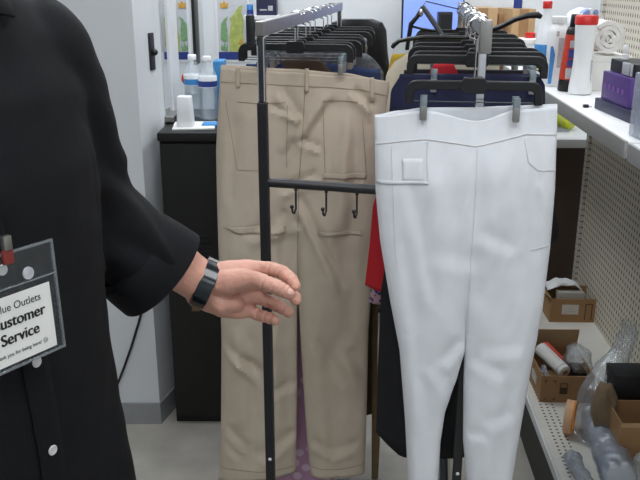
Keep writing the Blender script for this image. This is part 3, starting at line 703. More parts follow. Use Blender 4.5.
b = MB(); b.lathe([(.042, 0), (.046, .003), (.05, zt - kz - .02)], (X(527, 3.35), 3.35, kz), 28); b.build('tub_body', M_plw, t)
b = MB(); b.lathe([(.053, zt - kz - .02), (.053, zt - kz - .004), (.048, zt - kz)], (X(527, 3.35), 3.35, kz), 28); b.build('lid', M_paper, t)
b = MB(); b.lathe([(.02, 0), (.021, .002), (.021, .02), (.018, .022)], (X(531, 3.35), 3.35, zt), 18); tag(b.build('red_lid', M_plred, origin=(X(531, 3.35), 3.35, zt)), 'small red plastic lid lying on the white tub', 'pot')  # loose red lid lying on top of the tub
for i, (px, py) in enumerate(((559.5, 119), (568, 123.5))):
    q = at(px, py, 3.53 - i * .06)
    b = MB(); b.ball((q.x, q.y, kz + .033), .0325, 3)
    o = tag(b.build('tennis_ball', M_tennis, origin=(q.x, q.y, kz)), ('yellow tennis ball on the back counter, the left of two', 'yellow tennis ball on the back counter, the one nearest the shelf')[i], 'ball')
    b = MB(); c = Vector((q.x, q.y, kz + .033))
    pts = [c + .0325 * Vector((cos(a) * .8 + .2 * cos(3 * a), sin(a) * .8 - .2 * sin(3 * a), .6 * sin(2 * a))).normalized() for a in [2 * pi * k / 40 for k in range(41)]]
    b.tube(pts, .001, 5); sm = b.build('ball_seam', M_plw, o)
q = atz(555, 130, kz); b = MB(); b.box((q.x - .06, q.y - .06, kz), (q.x + .045, q.y + .05, kz + .012), bev=.004); tag(b.build('plastic_tray', F_hazy, origin=(q.x, q.y, kz)), 'flat clear plastic tray on the counter before the tennis balls', 'tray')
# monitor
t = thing('computer_monitor', 'computer monitor glowing blue at the back above the right rail', 'monitor', (X(432, 3.5), 3.5, kz))
xa, xb, zb, zt = X(403, 3.5), X(462, 3.5), at(430, 38, 3.5).z, at(430, -30, 3.5).z
b = MB(); b.box((xa - .006, 3.5, zb - .008), (xb + .006, 3.53, zt + .006), bev=.003); b.build('bezel', M_black, t)
b = MB(); b.box((xa, 3.4985, zb), (xb, 3.4998, zt)); b.build('screen', M_screen, t, smooth=False)
b = MB(); b.box(((xa + xb) / 2 - .02, 3.515, kz + .01), ((xa + xb) / 2 + .02, 3.54, zb + .05)); b.build('stand_neck', M_black, t, smooth=False)
b = MB(); b.lathe([(.09, 0), (.09, .008), (.05, .014)], ((xa + xb) / 2, 3.5, kz), 28); b.build('stand_foot', M_black, t)
p0, p1 = at(438, 30, 3.4), at(453, 12, 3.4)
t = thing('card_reader', 'dark square box standing before the blue screen', 'box', (p0.x, 3.4, kz))
b = MB(); b.box((p0.x, 3.4, kz), (p1.x, 3.45, p1.z), bev=.003); b.build('housing', M_blackmetal, t)
b = MB(); b.box((p0.x + .008, 3.397, p0.z), (p1.x - .008, 3.401, p1.z - .01)); b.build('dark_window', M_black, t, smooth=False)
# office chair
oc = Vector((X(357, 3.1), 3.1, 0))
t = thing('office_chair', 'black high-backed office chair behind the left rail', 'chair', oc)
zt = at(365, 19, 3.1).z
b = MB(); rs = []
for z, hw, d in ((.62, .15, .03), (.7, .16, .04), (.9, .155, .04), (1.1, .14, .02), (1.24, .118, .0), (zt - .04, .11, -.01), (zt - .012, .095, -.01), (zt, .06, -.01)):
    rs.append([Vector((oc.x + hw * (abs(cos(a)) ** .5) * (1 if cos(a) > 0 else -1), oc.y + d + .035 * sin(a), z)) for a in [2 * pi * k / 28 for k in range(28)]])
b.rings(rs); b.build('backrest', M_black, t)
b = MB(); b.box((oc.x - .21, oc.y + .07, .46), (oc.x + .21, oc.y + .47, .54), bev=.025); b.build('seat', M_blkcloth, t)
b = MB(); b.box((oc.x - .04, oc.y + .07, .5), (oc.x + .04, oc.y + .09, .7)); b.build('back_bracket', M_black, t, smooth=False)
b = MB(); b.tube([(oc.x, oc.y + .26, .08), (oc.x, oc.y + .26, .46)], .025, 14); b.build('gas_post', M_blackmetal, t)
for k in range(5):
    a = 2 * pi * k / 5; e = Vector((oc.x + .26 * cos(a), oc.y + .26 + .26 * sin(a), .06)); b = MB(); b.tube([(oc.x, oc.y + .26, .1), e], [.022, .014], 10); lg = b.build('leg', M_black, t)
    b = MB(); b.ball(e - Vector((0, 0, .032)), .028, sc=(1, .7, 1)); b.build('caster', M_black, lg)

# ---------------------------------------------------------------- shelving unit on the right
SY = radians(3.1); SD = Vector((sin(SY), cos(SY), 0)); SO = Vector((.585, .6, 0))   # front edge line
SO.x = .678 - (2.38 - .6) * math.tan(SY)
Msh = Matrix.Translation(SO) @ Matrix.Rotation(-SY, 4, 'Z')
def sl(v): return Msh @ Vector(v)
DZ, UZ, PX = .22, 1.18, .37
LE = 2.62                                 # unit runs to this distance along its length
t = thing('gondola_shelving', 'cream gondola shelving unit with pegboard back and perforated bottom deck', 'shelving', SO)
def place(b, name, m, par, **k):
    bmesh.ops.transform(b.b, matrix=Msh, verts=b.b.verts); return b.build(name, m, par, **k)
def place_local(b, name, m, par):
    me_o = b.build(name, m, None, smooth=False); me_o.matrix_local = Msh; me_o.parent = par; me_o.location = (0, 0, 0); me_o.rotation_euler = (0, 0, -SY); return me_o
b = MB(); b.box((PX, 0, .1), (PX + .02, LE, 1.9)); place_local(b, 'pegboard', M_peg, t)
b = MB(); b.box((0, 0, DZ - .035), (PX, LE, DZ)); place_local(b, 'bottom_deck', M_deck, t)
b = MB(); b.box((.012, 0, 0), (.03, LE, DZ - .035)); place(b, 'kick_plate', M_cab, t, smooth=False)
b = MB(); b.box((-.006, 0, DZ - .03), (.0, LE, DZ - .004)); place(b, 'price_channel', M_shelfw, t, smooth=False)
M_up = mat('upright_slots', (188, 184, 174), .5, var=.05, scale=20); dots(M_up, (1, 2), .0254, .004, dark=.05)
for y in (LE - .001, 1.02):
    b = MB(); b.box((PX - .012, y - .012, 0), (PX + .03, y + .02, 1.9)); place_local(b, 'upright', M_up, t)
M_shelf_len = ((1.045, LE), (0, 1.04))
for i, (y0, y1) in enumerate(M_shelf_len):
    s = thing('shelf_board', ('white steel upper shelf carrying the cleaning bottles', 'white steel upper shelf at the right picture edge, nearest the camera')[i], 'shelf', sl((0, y0, UZ)))
    b = MB(); b.box((0.003, y0, UZ - .022), (PX - .014, y1 - .014, UZ), None, .002); place(b, 'shelf_top', M_shelfw, s)
    b = MB(); b.box((-.004, y0 + .002, UZ - .036), (.003, y1 - .016, UZ + .001), None, .001); place(b, 'front_rail', M_railshade, s)
    for y in (y0 + .006, y1 - .022):
        b = MB(); b.rings([[Vector((x, y + d, z)) for x, z in ((.004, UZ - .024), (.004, UZ - .036), (PX - .014, UZ - .075), (PX - .014, UZ - .024))] for d in (0, .004)]); place(b, 'bracket', M_shelfw, s, smooth=False)

# ------ items on the upper shelf
def sp(px, py): return atz(px, py, UZ)
p = sp(541, 84)
t = thing('spray_cleaner', 'white bottle with red cap and blue label, farthest left on the shelf', 'bottle', p)
b = MB(); b.lathe([(.025, 0), (.029, .004), (.030, .10), (.028, .14), (.02, .175), (.013, .2), (.012, .235)], p, 28); b.build('bottle_body', M_plw, t)
b = MB(); b.lathe([(.0135, .235), (.0145, .237), (.0145, .255), (.013, .257)], p, 20); b.build('cap', M_plred, t)
b = MB(); b.lathe([(.0302, .075), (.0306, .076), (.0304, .125), (.03, .126)], p, 28); lb = b.build('label', M_plblue, t)
b = MB(); b.lathe([(.0300, .05), (.0303, .051), (.0306, .074), (.0302, .0745)], p, 28); b.build('yellow_band', M_plyel, lb)
p = sp(553.5, 86)
t = thing('cleaner_bottle', 'white square bottle with white cap and grey printed label', 'bottle', p)
b = MB(); b.lathe([(.026, 0), (.028, .004), (.028, .165), (.024, .18), (.017, .19), (.017, .195)], p, 32, sq=4); b.build('bottle_body', M_plw, t)
b = MB(); b.lathe([(.021, .192), (.022, .194), (.022, .212), (.02, .214)], p, 24); b.build('cap', M_plw, t)
b = MB(); b.box((p.x - .004, p.y - .0292, UZ + .06), (p.x + .02, p.y - .0275, UZ + .15)); b.box((p.x - .012, p.y - .0292, UZ + .155), (p.x - .004, p.y - .0275, UZ + .17)); b.build('printed_label', M_plgrey, t, smooth=False)
b = MB(); b.rings([[Vector((p.x + x, p.y + y, UZ + z)) for x, z in ((-.0275, .01), (-.017, .01), (-.012, .10), (-.02, .125), (-.0275, .125))] for y in (-.0292, -.0275)]); b.build('blue_print', M_plblue, t, smooth=False)
p = sp(564.5, 91)
t = thing('aerosol_can', 'dark aerosol can with red and blue label and black cap', 'can', p)
R = Matrix.Rotation(radians(4), 4, 'Y')
b = MB(); b.lathe([(.020, 0), (.0225, .003), (.0225, .175), (.019, .186), (.016, .188)], p, 28, R); b.build('can_body', M_cab, t)
b = MB(); b.lathe([(.014, .186), (.0155, .188), (.0155, .222), (.013, .225)], p, 20, R); b.build('cap', M_black, t)
b = MB(); b.lathe([(.0228, .035), (.023, .036), (.023, .165), (.0228, .166)], p, 28, R); lb = b.build('red_label', M_canred, t)
for z0, z1, m in ((.1, .125, M_canblue), (.075, .095, M_canblue), (.13, .15, M_plgrey), (.04, .07, M_plgrey)):
    b = MB(); b.box((p.x - .012 + (z0) * .07, p.y - .0245, UZ + z0), (p.x + .008 + z0 * .07, p.y - .0215, UZ + z1)); b.build('label_print', m, lb, smooth=False)
p = sp(579.5, 94)
t = thing('cleanser_bottle', 'white waisted powder bottle with wide red cap at shelf front', 'bottle', p)
b = MB(); b.lathe([(.028, 0), (.0335, .003), (.0335, .02), (.029, .06), (.0265, .1), (.0275, .14), (.0305, .19), (.030, .2)], p, 32); b.build('bottle_body', M_plw, t)
b = MB(); b.lathe([(.0305, .198), (.0325, .2), (.0325, .22), (.029, .2245)], p, 28); b.build('cap', M_plred, t)
b = MB(); b.box((p.x + .018, p.y - .024, UZ + .03), (p.x + .0215, p.y - .021, UZ + .1)); b.build('printed_edge', M_plgrey, t, smooth=False)
# white carton with two rolled towels
pa = sp(590, 91); pb_ = sp(632, 91)
cbz = at(600, 56, pa.y).z
t = thing('white_carton', 'plain white carton on the shelf under the rolled towels', 'box', (pa.lerp(pb_, .5)))
b = MB(); b.box((pa.x, pa.y, UZ), (pb_.x - .01, pa.y + .16, cbz), bev=.002); b.build('carton', M_paper, t)
b = MB(); b.box((pa.x + .005, pa.y - .001, cbz - .018), (pb_.x - .015, pa.y + .0, cbz - .017)); b.build('lid_line', M_plgrey, t, smooth=False)
def roll(name, label, c, r, ln, m, ax, turns=3.2, seed=0):
    ax = Vector(ax).normalized(); A = ax.cross(Vector((0, 0, 1))).normalized(); B = A.cross(ax)
    n = 110; th = r / turns * .8; rings = []
    for k in range(n + 1):
        f = k / n; a = f * turns * 2 * pi + seed; rr = .006 + (r - .006) * f
        rr += .0028 * noise.noise(Vector((a * .8, seed, f * 3))); 
        d = A * cos(a) + B * sin(a)
        rings.append((d, rr, a))
    b = MB(); V = []
    for d, rr, a in rings:
        row = []
        for j in range(9):
            t = j / 8; e = .004 * noise.noise(Vector((a * 1.3, t * 3, seed)))
            o = ax * (ln * t + .006 * noise.noise(Vector((a, seed + 4, 0))) * (1 if t in (0, 1) else .5))
            row.append(c + d * (rr + e) + o)
        for j in range(8, -1, -1):
            t = j / 8; o = ax * (ln * t + .006 * noise.noise(Vector((a, seed + 4, 0))) * (1 if t in (0, 1) else .5))
            row.append(c + d * (rr - th) + o)
        V.append(row)
    b.rings(V, True, True)
    return tag(b.build(name, m, origin=c - Vector((0, 0, r))), label, 'towel')
c1 = Vector((at(608, 38, pa.y + .01).x, pa.y - .005, cbz + .052)); roll('rolled_towel', 'white towel rolled up with its spiral end facing out on the carton', c1, .052, .13, M_towel, (.08, 1, 0), seed=1.2)
c2 = at(591, 24, pa.y + .19)
carton('white_carton', 'white carton hidden behind the powder bottle under the far towel', c2.x - .045, c2.x + .05, pa.y + .165, pa.y + .27, UZ, c2.z - .056, M_paper)
roll('rolled_towel', 'white and blue rolled towel behind the spiral-ended towel', c2, .053, .1, M_towel2, (-.1, 1, 0), seed=2.6)
# purple box, navy box, pump bottle, clear sleeve
q0 = sp(594, 108); q1 = sp(630, 124); dl = (q1 - q0); LN = dl.length; dl.normalize()
Mq = Matrix((dl, Vector((-dl.y, dl.x, 0)), Vector((0, 0, 1)))).transposed().to_4x4(); Mq.translation = q0
t = thing('navy_box', 'flat dark navy box lying under the purple box', 'box', (q0.x, q0.y, UZ))
b = MB(); b.box((0, 0, 0), (LN, .11, .028), Mq, .002); b.build('carton', M_navyc, t)
b = MB(); b.box((LN, .02, .006), (LN + .001, .05, .022), Mq); b.build('end_label', M_plgrey, t, smooth=False)
Mq2 = Mq @ Matrix.Translation((.018, .008, .029)); PL = LN * .74
t = thing('purple_box', 'purple printed box on top of the flat navy box', 'box', Mq2 @ Vector((0, 0, 0)))
b = MB(); b.box((0, 0, 0), (PL, .085, .07), Mq2, .0015); b.build('carton', M_purple, t)
for k in range(5):
    b = MB(); b.box((PL * (.12 + k * .16), -.0012, .028), (PL * (.12 + k * .16) + .008, 0, .040), Mq2); b.build('print_mark', M_violet, t, smooth=False)
b = MB(); b.box((PL, .02, .008), (PL + .0012, .055, .036), Mq2); b.build('white_label', M_plgrey, t, smooth=False)
b = MB(); b.box((PL, .02, .046), (PL + .0012, .06, .052), Mq2); b.build('print_line', M_violet, t, smooth=False)
zz = UZ + .0895
t = thing('black_case', 'black case with clear corner resting on the purple box', 'case', Mq2 @ Vector((PL * .5, .04, .0705)))
b = MB(); b.box((.01, .012, .0705), (PL - .005, .08, .102), Mq2, .004); b.build('case_body', M_black, t)
b = MB(); b.box((PL * .55, .008, .072), (PL * .8, .0125, .101), Mq2, .001); b.box((PL * .84, .008, .072), (PL * .87, .0125, .101), Mq2, .001); b.build('clear_latch', M_plgrey, t)
q = Mq2 @ Vector((PL * .3, .03, .1025))
t = thing('pump_bottle', 'tiny white capped bottle standing on the black case', 'bottle', q)
b = MB(); b.lathe([(.008, 0), (.009, .001), (.009, .012), (.006, .015)], q, 18); b.build('bottle_body', M_plw, t)
b = MB(); b.lathe([(.006, .014), (.0075, .016), (.0065, .034), (.005, .036)], q, 18); b.build('cap', M_plw, t)
q = sp(641, 141)
t = thing('clear_sleeve', 'upright clear plastic sleeve at the right edge of the upper shelf', 'packaging', q)
b = MB(); b.box((q.x - .002, q.y - .01, UZ), (q.x + .06, q.y + .07, UZ + .135), bev=.004); b.build('sleeve', F_hazy, t)
b = MB(); b.box((q.x + .004, q.y - .004, UZ + .002), (q.x + .055, q.y + .06, UZ + .1), bev=.002); b.build('pale_card', mat('lavender_card', (196, 200, 226), .6), t)
q = sp(586.5, 107.5)
t = thing('binder_clip', 'small black clip lying at the upper shelf front', 'clip', q)
b = MB(); b.box((q.x - .009, q.y - .006, UZ), (q.x + .004, q.y + .006, UZ + .008), bev=.001); b.build('clip_body', M_black, t)
b = MB(); b.tube([(q.x + .004, q.y - .004, UZ + .003), (q.x + .014, q.y - .002, UZ + .002), (q.x + .014, q.y + .003, UZ + .002), (q.x + .004, q.y + .004, UZ + .003)], .0008, 6); b.build('clip_wire', M_chrome, t)

# ------ items on the bottom deck
def dp(px, py): return atz(px, py, DZ)
def openbox(name, label, O, wx, dy, h, rz, flaps, m=M_card):
    M = Matrix.Translation(O) @ Matrix.Rotation(rz, 4, 'Z'); e = .004
    t = thing(name, label, 'box', O)
    b = MB(); b.box((0, 0, 0), (wx, dy, e), M); b.box((0, 0, e), (wx, e, h), M); b.box((0, dy - e, e), (wx, dy, h), M); b.box((0, e, e), (e, dy - e, h), M); b.box((wx - e, e, e), (wx, dy - e, h), M)
    b.build('box_body', m, t, smooth=False)
    for side, ang, ln in flaps:
        b = MB()
        if side == 'L': F = M @ Matrix.Translation((0, 0, h)) @ Matrix.Rotation(radians(ang), 4, 'Y'); b.box((-ln, 0, 0), (0, dy, .003), F)
        if side == 'B': F = M @ Matrix.Translation((0, dy, h)) @ Matrix.Rotation(radians(ang), 4, 'X'); b.box((0, 0, 0), (wx, ln, .003), F)
        if side == 'R': F = M @ Matrix.Translation((wx, 0, h)) @ Matrix.Rotation(radians(ang), 4, 'Y'); b.box((0, 0, 0), (ln, dy, .003), F)
        if side == 'F': F = M @ Matrix.Rotation(radians(ang), 4, 'X') ; F = M @ Matrix.Translation((0, 0, h)) @ Matrix.Rotation(radians(ang), 4, 'X'); b.box((0, -ln, 0), (wx, 0, .003), F)
        b.build('flap', M_card2, t, smooth=False)
    return t, M
# far open box with label
pa = dp(549, 322); wA = dp(599, 322).x - pa.x
tA, MA = openbox('open_cardboard_box', 'open cardboard box with a pale label, farthest back on the bottom deck', pa, wA, .15, .098, -.03, [('L', 40, .03), ('R', -30, .015)])
b = MB(); b.box((.045, -.0012, .026), (.11, 0, .066), MA @ Matrix.Translation((.0, 0, .008)) @ Matrix.Rotation(.0, 4, 'Y')); lb = b.build('paper_label', M_label, tA, smooth=False)
b = MB()
for k in range(4): b.box((.058 + k * .011, -.002, .042), (.064 + k * .011, -.0012, .052 - .003 * (k % 2)), MA)
b.build('label_marks', M_plgrey, lb, smooth=False)
b = MB(); b.box((.135, -.0012, .012), (.138, 0, .075), MA); b.box((.160, -.0012, .012), (.163, 0, .075), MA); b.box((.135, -.0012, .075), (.163, 0, .078), MA); b.build('box_print', M_ink, tA, smooth=False)
b = MB(); F = MA @ Matrix.Translation((.035, .012, .084)) @ Matrix.Rotation(radians(-12), 4, 'X'); b.box((0, 0, 0), (.1, .07, .035), F, .002)
for k in range(3): b.box((.0, -.001, .006 + k * .01), (.1, 0, .008 + k * .01), F)
tag(b.build('paper_stack', M_greypaper, origin=MA @ Vector((.08, .06, .045))), 'pale grey stack of sheets in the far open box', 'papers')
b = MB(); G = []
for i in range(13):
    row = []
    for j in range(11):
        u, v = i / 12, j / 10; z = .112 + .022 * sin(u * 3.1) + .012 * noise.noise(Vector((u * 5, v * 5, 2))) + .006 * noise.noise(Vector((u * 14, v * 14, 5)))
        row.append(b.b.verts.new(MA @ Vector((.0 + .15 * u, .06 + .08 * v, z - .02 * smooth((u - .75) * 4)))))
    G.append(row)
for A, B in zip(G, G[1:]):
    for j in range(10): b.b.faces.new((A[j], A[j + 1], B[j + 1], B[j]))
tag(b.build('crumpled_bag', M_plw, solid=.001, origin=MA @ Vector((.07, .1, .09))), 'crumpled white plastic bag on top of the far open box', 'bag')
# nearer open box
pb = dp(539.5, 402); wB = dp(592, 402).x - pb.x
tB, MB_ = openbox('open_cardboard_box', 'open cardboard box holding a white roll, in the middle of the bottom deck', pb, wB, .22, .092, -.03, [('B', 100, .07)])
b = MB()
for x0, x1, z0, z1 in ((.06, .062, .03, .065), (.082, .084, .03, .065), (.06, .084, .065, .067), (.06, .084, .05, .052), (.06, .084, .03, .032), (.012, .02, .075, .077), (.012, .014, .068, .077), (.038, .046, .075, .077), (.044, .046, .068, .077), (.012, .02, .01, .012), (.012, .014, .01, .019), (.038, .046, .01, .012), (.044, .046, .01, .019)):
    b.box((x0, -.0012, z0), (x1, 0, z1), MB_)
b.box((.062, -.0008, .032), (.082, 0, .05), MB_)
b.build('box_print', M_ink, tB, smooth=False)
b = MB(); b.box((-.0012, .06, .03), (0, .12, .06), MB_); b.build('side_label', M_label, tB, smooth=False)
def L3(x, y, z): return MB_ @ Vector((x, y, z))
t = thing('white_roll', 'white paper roll leaning in the open box with red stripe behind', 'roll', L3(.06, .08, .05))
r0, r1 = L3(.082, .035, .088), L3(.026, .15, .118)
b = MB(); b.tube([r0, r0.lerp(r1, .02), r0.lerp(r1, .98), r1], [.019, .022, .022, .019], 28); b.build('roll_body', M_paper, t)
d = (r1 - r0).normalized(); b = MB(); b.tube([r0 - d * .004, r0 + d * .002], .009, 16); b.build('core', M_card, t)
b = MB(); b.tube([r0 + d * .016, r0 + d * .017], .0226, 28, cap=False); b.build('wire_loop', M_blackmetal, t, solid=.001)
b = MB(); b.rings([[L3(x, y, z) for x, y, z in ((.03, .165, .085), (.04, .168, .13), (.052, .165, .132), (.085, .09, .11), (.082, .085, .08))], [L3(x + .005, y + .004, z) for x, y, z in ((.03, .165, .085), (.04, .168, .13), (.052, .165, .132), (.085, .09, .11), (.082, .085, .08))]])
tag(b.build('red_strip', mat('red_wrap', (206, 62, 44), .4, var=.1), smooth=False, origin=L3(.06, .13, .085)), 'red orange wrapper strip beside the white roll', 'wrapper')
def crumple(name, label, cat, c, sc, m, seed, amp=.3, sub=4, kind=None):
    b = MB(); b.ball((0, 0, 0), 1, sub)
    for v in b.b.verts:
        n = v.co.normalized(); f = 1 + amp * noise.noise(n * 1.7 + Vector((seed, 0, 0))) + amp * .55 * abs(noise.noise(n * 4.1 + Vector((0, seed, 0)))) + amp * .28 * noise.noise(n * 9 + Vector((0, 0, seed)))
        v.co = Vector((n.x * sc[0] * f, n.y * sc[1] * f, n.z * sc[2] * f)) + Vector(c)
    o = b.build(name, m, origin=c); return tag(o, label, cat)
crumple('clear_packet', 'clear plastic packet in the open box left of the white roll', 'packet', L3(.02, .05, .06), (.012, .04, .035), F_hazy, 3.3)
crumple('clear_packet', 'clear plastic packet with dark content right of the white roll', 'packet', L3(.145, .12, .09), (.042, .06, .045), F_bag, 4.4)
b = MB(); b.box((.11, .07, .03), (.17, .15, .085), MB_ @ Matrix.Rotation(.12, 4, 'Y'), .003); tag(b.build('dark_case', M_blackmetal, origin=L3(.14, .1, .03)), 'dark grey case inside the clear packet beside white roll', 'case')
# tape rolls
q = dp(570.5, 437)
t = thing('tape_roll', 'peach and orange tape roll standing on edge on the bottom deck', 'tape', q)
c = Vector((q.x, q.y + .03, DZ + .05))
def ringmb(c, ro, ri, wd, rz, n=40):
    M = Matrix.Translation(c) @ Matrix.Rotation(rz, 4, 'Z') @ Matrix.Rotation(pi / 2, 4, 'Y'); b = MB()
    rs = [[M @ Vector((r * cos(2 * pi * k / n), r * sin(2 * pi * k / n), z)) for k in range(n)] for r, z in ((ri, -wd), (ro, -wd), (ro, wd), (ri, wd), (ri, -wd))]
    b.rings(rs, cap=False); bmesh.ops.remove_doubles(b.b, verts=b.b.verts, dist=1e-5); return b
ringmb(c, .05, .036, .011, -.42).build('tape_band', M_tape, t)
ringmb(c + Vector((cos(.42) * .0135, -sin(.42) * .0135, 0)), .051, .035, .0026, -.42).build('orange_edge', M_orange, t)
# wrapped rolls in the front
def lumpy(name, label, a, bb, r, m, seed, core=None):
    a, bb = Vector(a), Vector(bb); n = 46; pts = [a.lerp(bb, i / n) for i in range(n + 1)]
    b = MB(); b.tube(pts, [r * (.8 if i in (0, n) else 1) * (1 + .07 * noise.noise(Vector((i * .7, seed, 0)))) for i in range(n + 1)], 48)
    for v in b.b.verts: v.co += (v.co - (a + (bb - a) * max(0, min(1, (v.co - a).dot(bb - a) / (bb - a).length_squared)))).normalized() * (.007 * noise.noise(v.co * 38 + Vector((seed, 0, 0))) + .003 * noise.noise(v.co * 110))
    t = thing(name, label, 'wrap roll', a - Vector((0, 0, r)))
    b.build('wrap', m, t)
    b = MB(); b.tube([a.lerp(bb, .02), a.lerp(bb, .98)], r * .82, 24); b.build('roll_core', mat(name + '_core', core or (168, 178, 196), .5, var=.12, scale=40), t)
    return t
q1, q2 = dp(588, 432), dp(612, 492)
lumpy('bubble_wrap_roll', 'grey blue plastic wrapped roll at the front of the bottom deck', (q1.x + .02, q1.y, DZ + .05), (q2.x + .01, q2.y - .02, DZ + .05), .046, F_hazy, 1.0, (170, 182, 200))
q1, q2 = dp(566, 462), dp(590, 500)
lumpy('bubble_wrap_roll', 'smaller clear wrapped roll lying left of the grey blue roll', (q1.x + .012, q1.y, DZ + .022), (q2.x, q2.y, DZ + .022), .02, F_hazy, 2.0, (150, 158, 170))
# right open box, tan garment, big clear bag
q = dp(615, 474)
tC, MC = openbox('open_cardboard_box', 'open cardboard box at the lower right picture corner', Vector((q.x, q.y, DZ)), .2, .13, .155, -.03, [], M_card)
b = MB(); b.box((.0, -.002, .145), (.2, .0, .157), MC); b.build('rim_fold', M_card2, tC, smooth=False)
crumple('clear_packet', 'clear crumpled plastic packet leaning on the lower right cardboard box', 'packet', Vector((q.x + .07, q.y - .045, DZ + .05)), (.05, .03, .045), F_bag, 8.8)
b = MB(); b.box((.022, .145, .0), (.2, .23, .222), MC, .004); tag(b.build('black_box', M_black, origin=MC @ Vector((.1, .19, 0))), 'tall black box standing behind the lower right cardboard box', 'box')
g = at(604, 408, 2.00)
crumple('folded_garment', 'crumpled tan cloth inside the big clear bag', 'cloth', Vector((g.x, g.y, g.z)), (.034, .036, .075), M_tangarm, 5.1, .2)
def bigbag():
    prof = [(628, 322, 2.16, .018), (630, 332, 2.16, .022), (622, 350, 2.15, .026), (611, 368, 2.13, .04), (602, 388, 2.11, .05), (597, 410, 2.09, .056), (594, 432, 2.07, .05), (590, 452, 2.04, .04)]
    b = MB(); rs = []
    P = []
    for i in range(len(prof) - 1):
        for k in range(5):
            f = k / 5; a, c = prof[i], prof[i + 1]; P.append([a[j] + (c[j] - a[j]) * f for j in range(4)])
    P.append(list(prof[-1]))
    for i, (x, y, Y, r) in enumerate(P):
        c = at(x, y, Y); ring = []
        c.z = max(c.z, DZ + .012)
        for k in range(48):
            a = 2 * pi * k / 48
            f = 1 + .26 * noise.noise(Vector((cos(a) * 2.3, sin(a) * 2.3, i * .19))) + .16 * abs(noise.noise(Vector((cos(a) * 6, sin(a) * 6, i * .5))))
            v = c + Vector((cos(a) * r * f, sin(a) * r * f * 1.2, .010 * noise.noise(Vector((a * 2, i * .8, 3)))))
            v.z = max(v.z, DZ + .002); ring.append(v)
        rs.append(ring)
    b.rings(rs, False); return b
tag(bigbag().build('clear_plastic_bag', F_bag, origin=at(600, 440, 2.08)), 'large twisted clear plastic bag standing on the bottom deck', 'bag')

# ---------------------------------------------------------------- power cord on the partition
pts = [atz(60, 440, .006), at(100, 405, 2.48), at(116, 388, 2.49), at(124, 368, 2.495), at(132, 345, 2.497), at(139, 322, 2.498), at(146, 295, 2.5), at(150, 260, 2.5)]
pts = [Vector((p.x, min(p.y, yc - .012), max(p.z, .006))) for p in pts]
b = MB(); b.tube(pts, .0045, 8); tag(b.build('power_cord', M_black, origin=pts[0]), 'thin black power cord hanging down the grey partition', 'cord')

# ---------------------------------------------------------------- the man at the left
YAW = radians(55)
Fd = Vector((sin(YAW), -cos(YAW), 0)); Ld = Vector((cos(YAW), sin(YAW), 0))
C0 = Vector((-.43, .87, 0))
person = thing('person', 'man in a black button shirt with customer service badge, reaching to the rack', 'person', C0)
S = C0 + Ld * .165 + Vector((0, 0, 1.415)); E = at(100, 208, 1.06); W = at(203, 284, 1.12)
S2 = C0 - Ld * .165 + Vector((0, 0, 1.415)); E2 = S2 + Vector((-.09, -.03, -.27)); W2 = E2 + Fd * .06 + Vector((0, 0, -.24))
def hp(px, py, dY=0, r=.01): return (at(px, py, 1.12 + dY), r)
# left hand: palm towards the camera, thumb across the front
hb = MB()
hb.chain([(E, .04), (E.lerp(W, .5), .037), (W, .0315)])
for pth in ([hp(203, 277, .004, .024), hp(222, 275, .0, .021), hp(245, 270, 0, .0165), hp(261, 269, .0, .0125)],
            [hp(203, 282, .004, .024), hp(230, 283, .004, .019), hp(262, 282, .004, .0125)],
            [hp(201, 288, .004, .024), hp(230, 294, .004, .018), hp(258, 296, .004, .012)],
            [hp(200, 293, .002, .023), hp(222, 304, 0, .02), hp(238, 309, .0, .0155), hp(250, 310, .002, .0115)],
            [hp(206, 292, -.004, .02), hp(222, 303, -.012, .017), hp(236, 303, -.01, .014)],
            [hp(206, 283, -.004, .022), hp(228, 282, -.014, .0205), hp(243, 280, -.022, .0165), hp(256, 280, -.032, .0125)]): hb.chain(pth)
hb.chain([hp(256, 280, -.032, .0128), hp(266, 283, -.042, .0112), hp(275, 286.5, -.05, .0112), hp(284, 291, -.053, .0102), hp(289.5, 294, -.053, .0083)])
hb.chain([hp(261, 269, 0, .0125), hp(271, 269, -.006, .0106), hp(282, 272, -.014, .0104), hp(291, 279, -.026, .0093), hp(295.5, 286, -.034, .008)])
hb.chain([hp(262, 283, .006, .012), hp(277, 287, .0, .0105), hp(287, 291, -.01, .0102), hp(294.5, 296.5, -.022, .009), hp(295.5, 300, -.028, .008)])
hb.chain([hp(258, 297, .006, .0115), hp(271, 302, .004, .0098), hp(279, 306, -.004, .0096), hp(286, 310.5, -.014, .0086), hp(289, 313, -.018, .0076)])
hb.chain([hp(250, 311, .0, .0105), hp(260, 315.5, -.006, .0088), hp(267, 317, -.014, .0086), hp(273, 319.5, -.02, .0078), hp(275.5, 320.5, -.022, .007)])
hand = hb.build('hand_tmp', M_skin, None); remesh(hand, .0014, 4)
CR = []
for pth in ([(271, 269, -.006), (282, 272, -.014), (291, 279, -.026)], [(266, 283, -.042), (275, 286.5, -.05), (284, 291, -.053)], [(277, 287, 0), (287, 291, -.01), (294.5, 296.5, -.022)], [(271, 302, .004), (279, 306, -.004), (286, 310.5, -.014)], [(260, 315.5, -.006), (267, 317, -.014), (273, 319.5, -.02)]):
    P_ = [at(x, y, 1.12 + d) for x, y, d in pth]
    CR += [(P_[0], (P_[1] - P_[0]).normalized()), (P_[1], (P_[2] - P_[0]).normalized()), (P_[2], (P_[2] - P_[1]).normalized())]
hand.data.update()
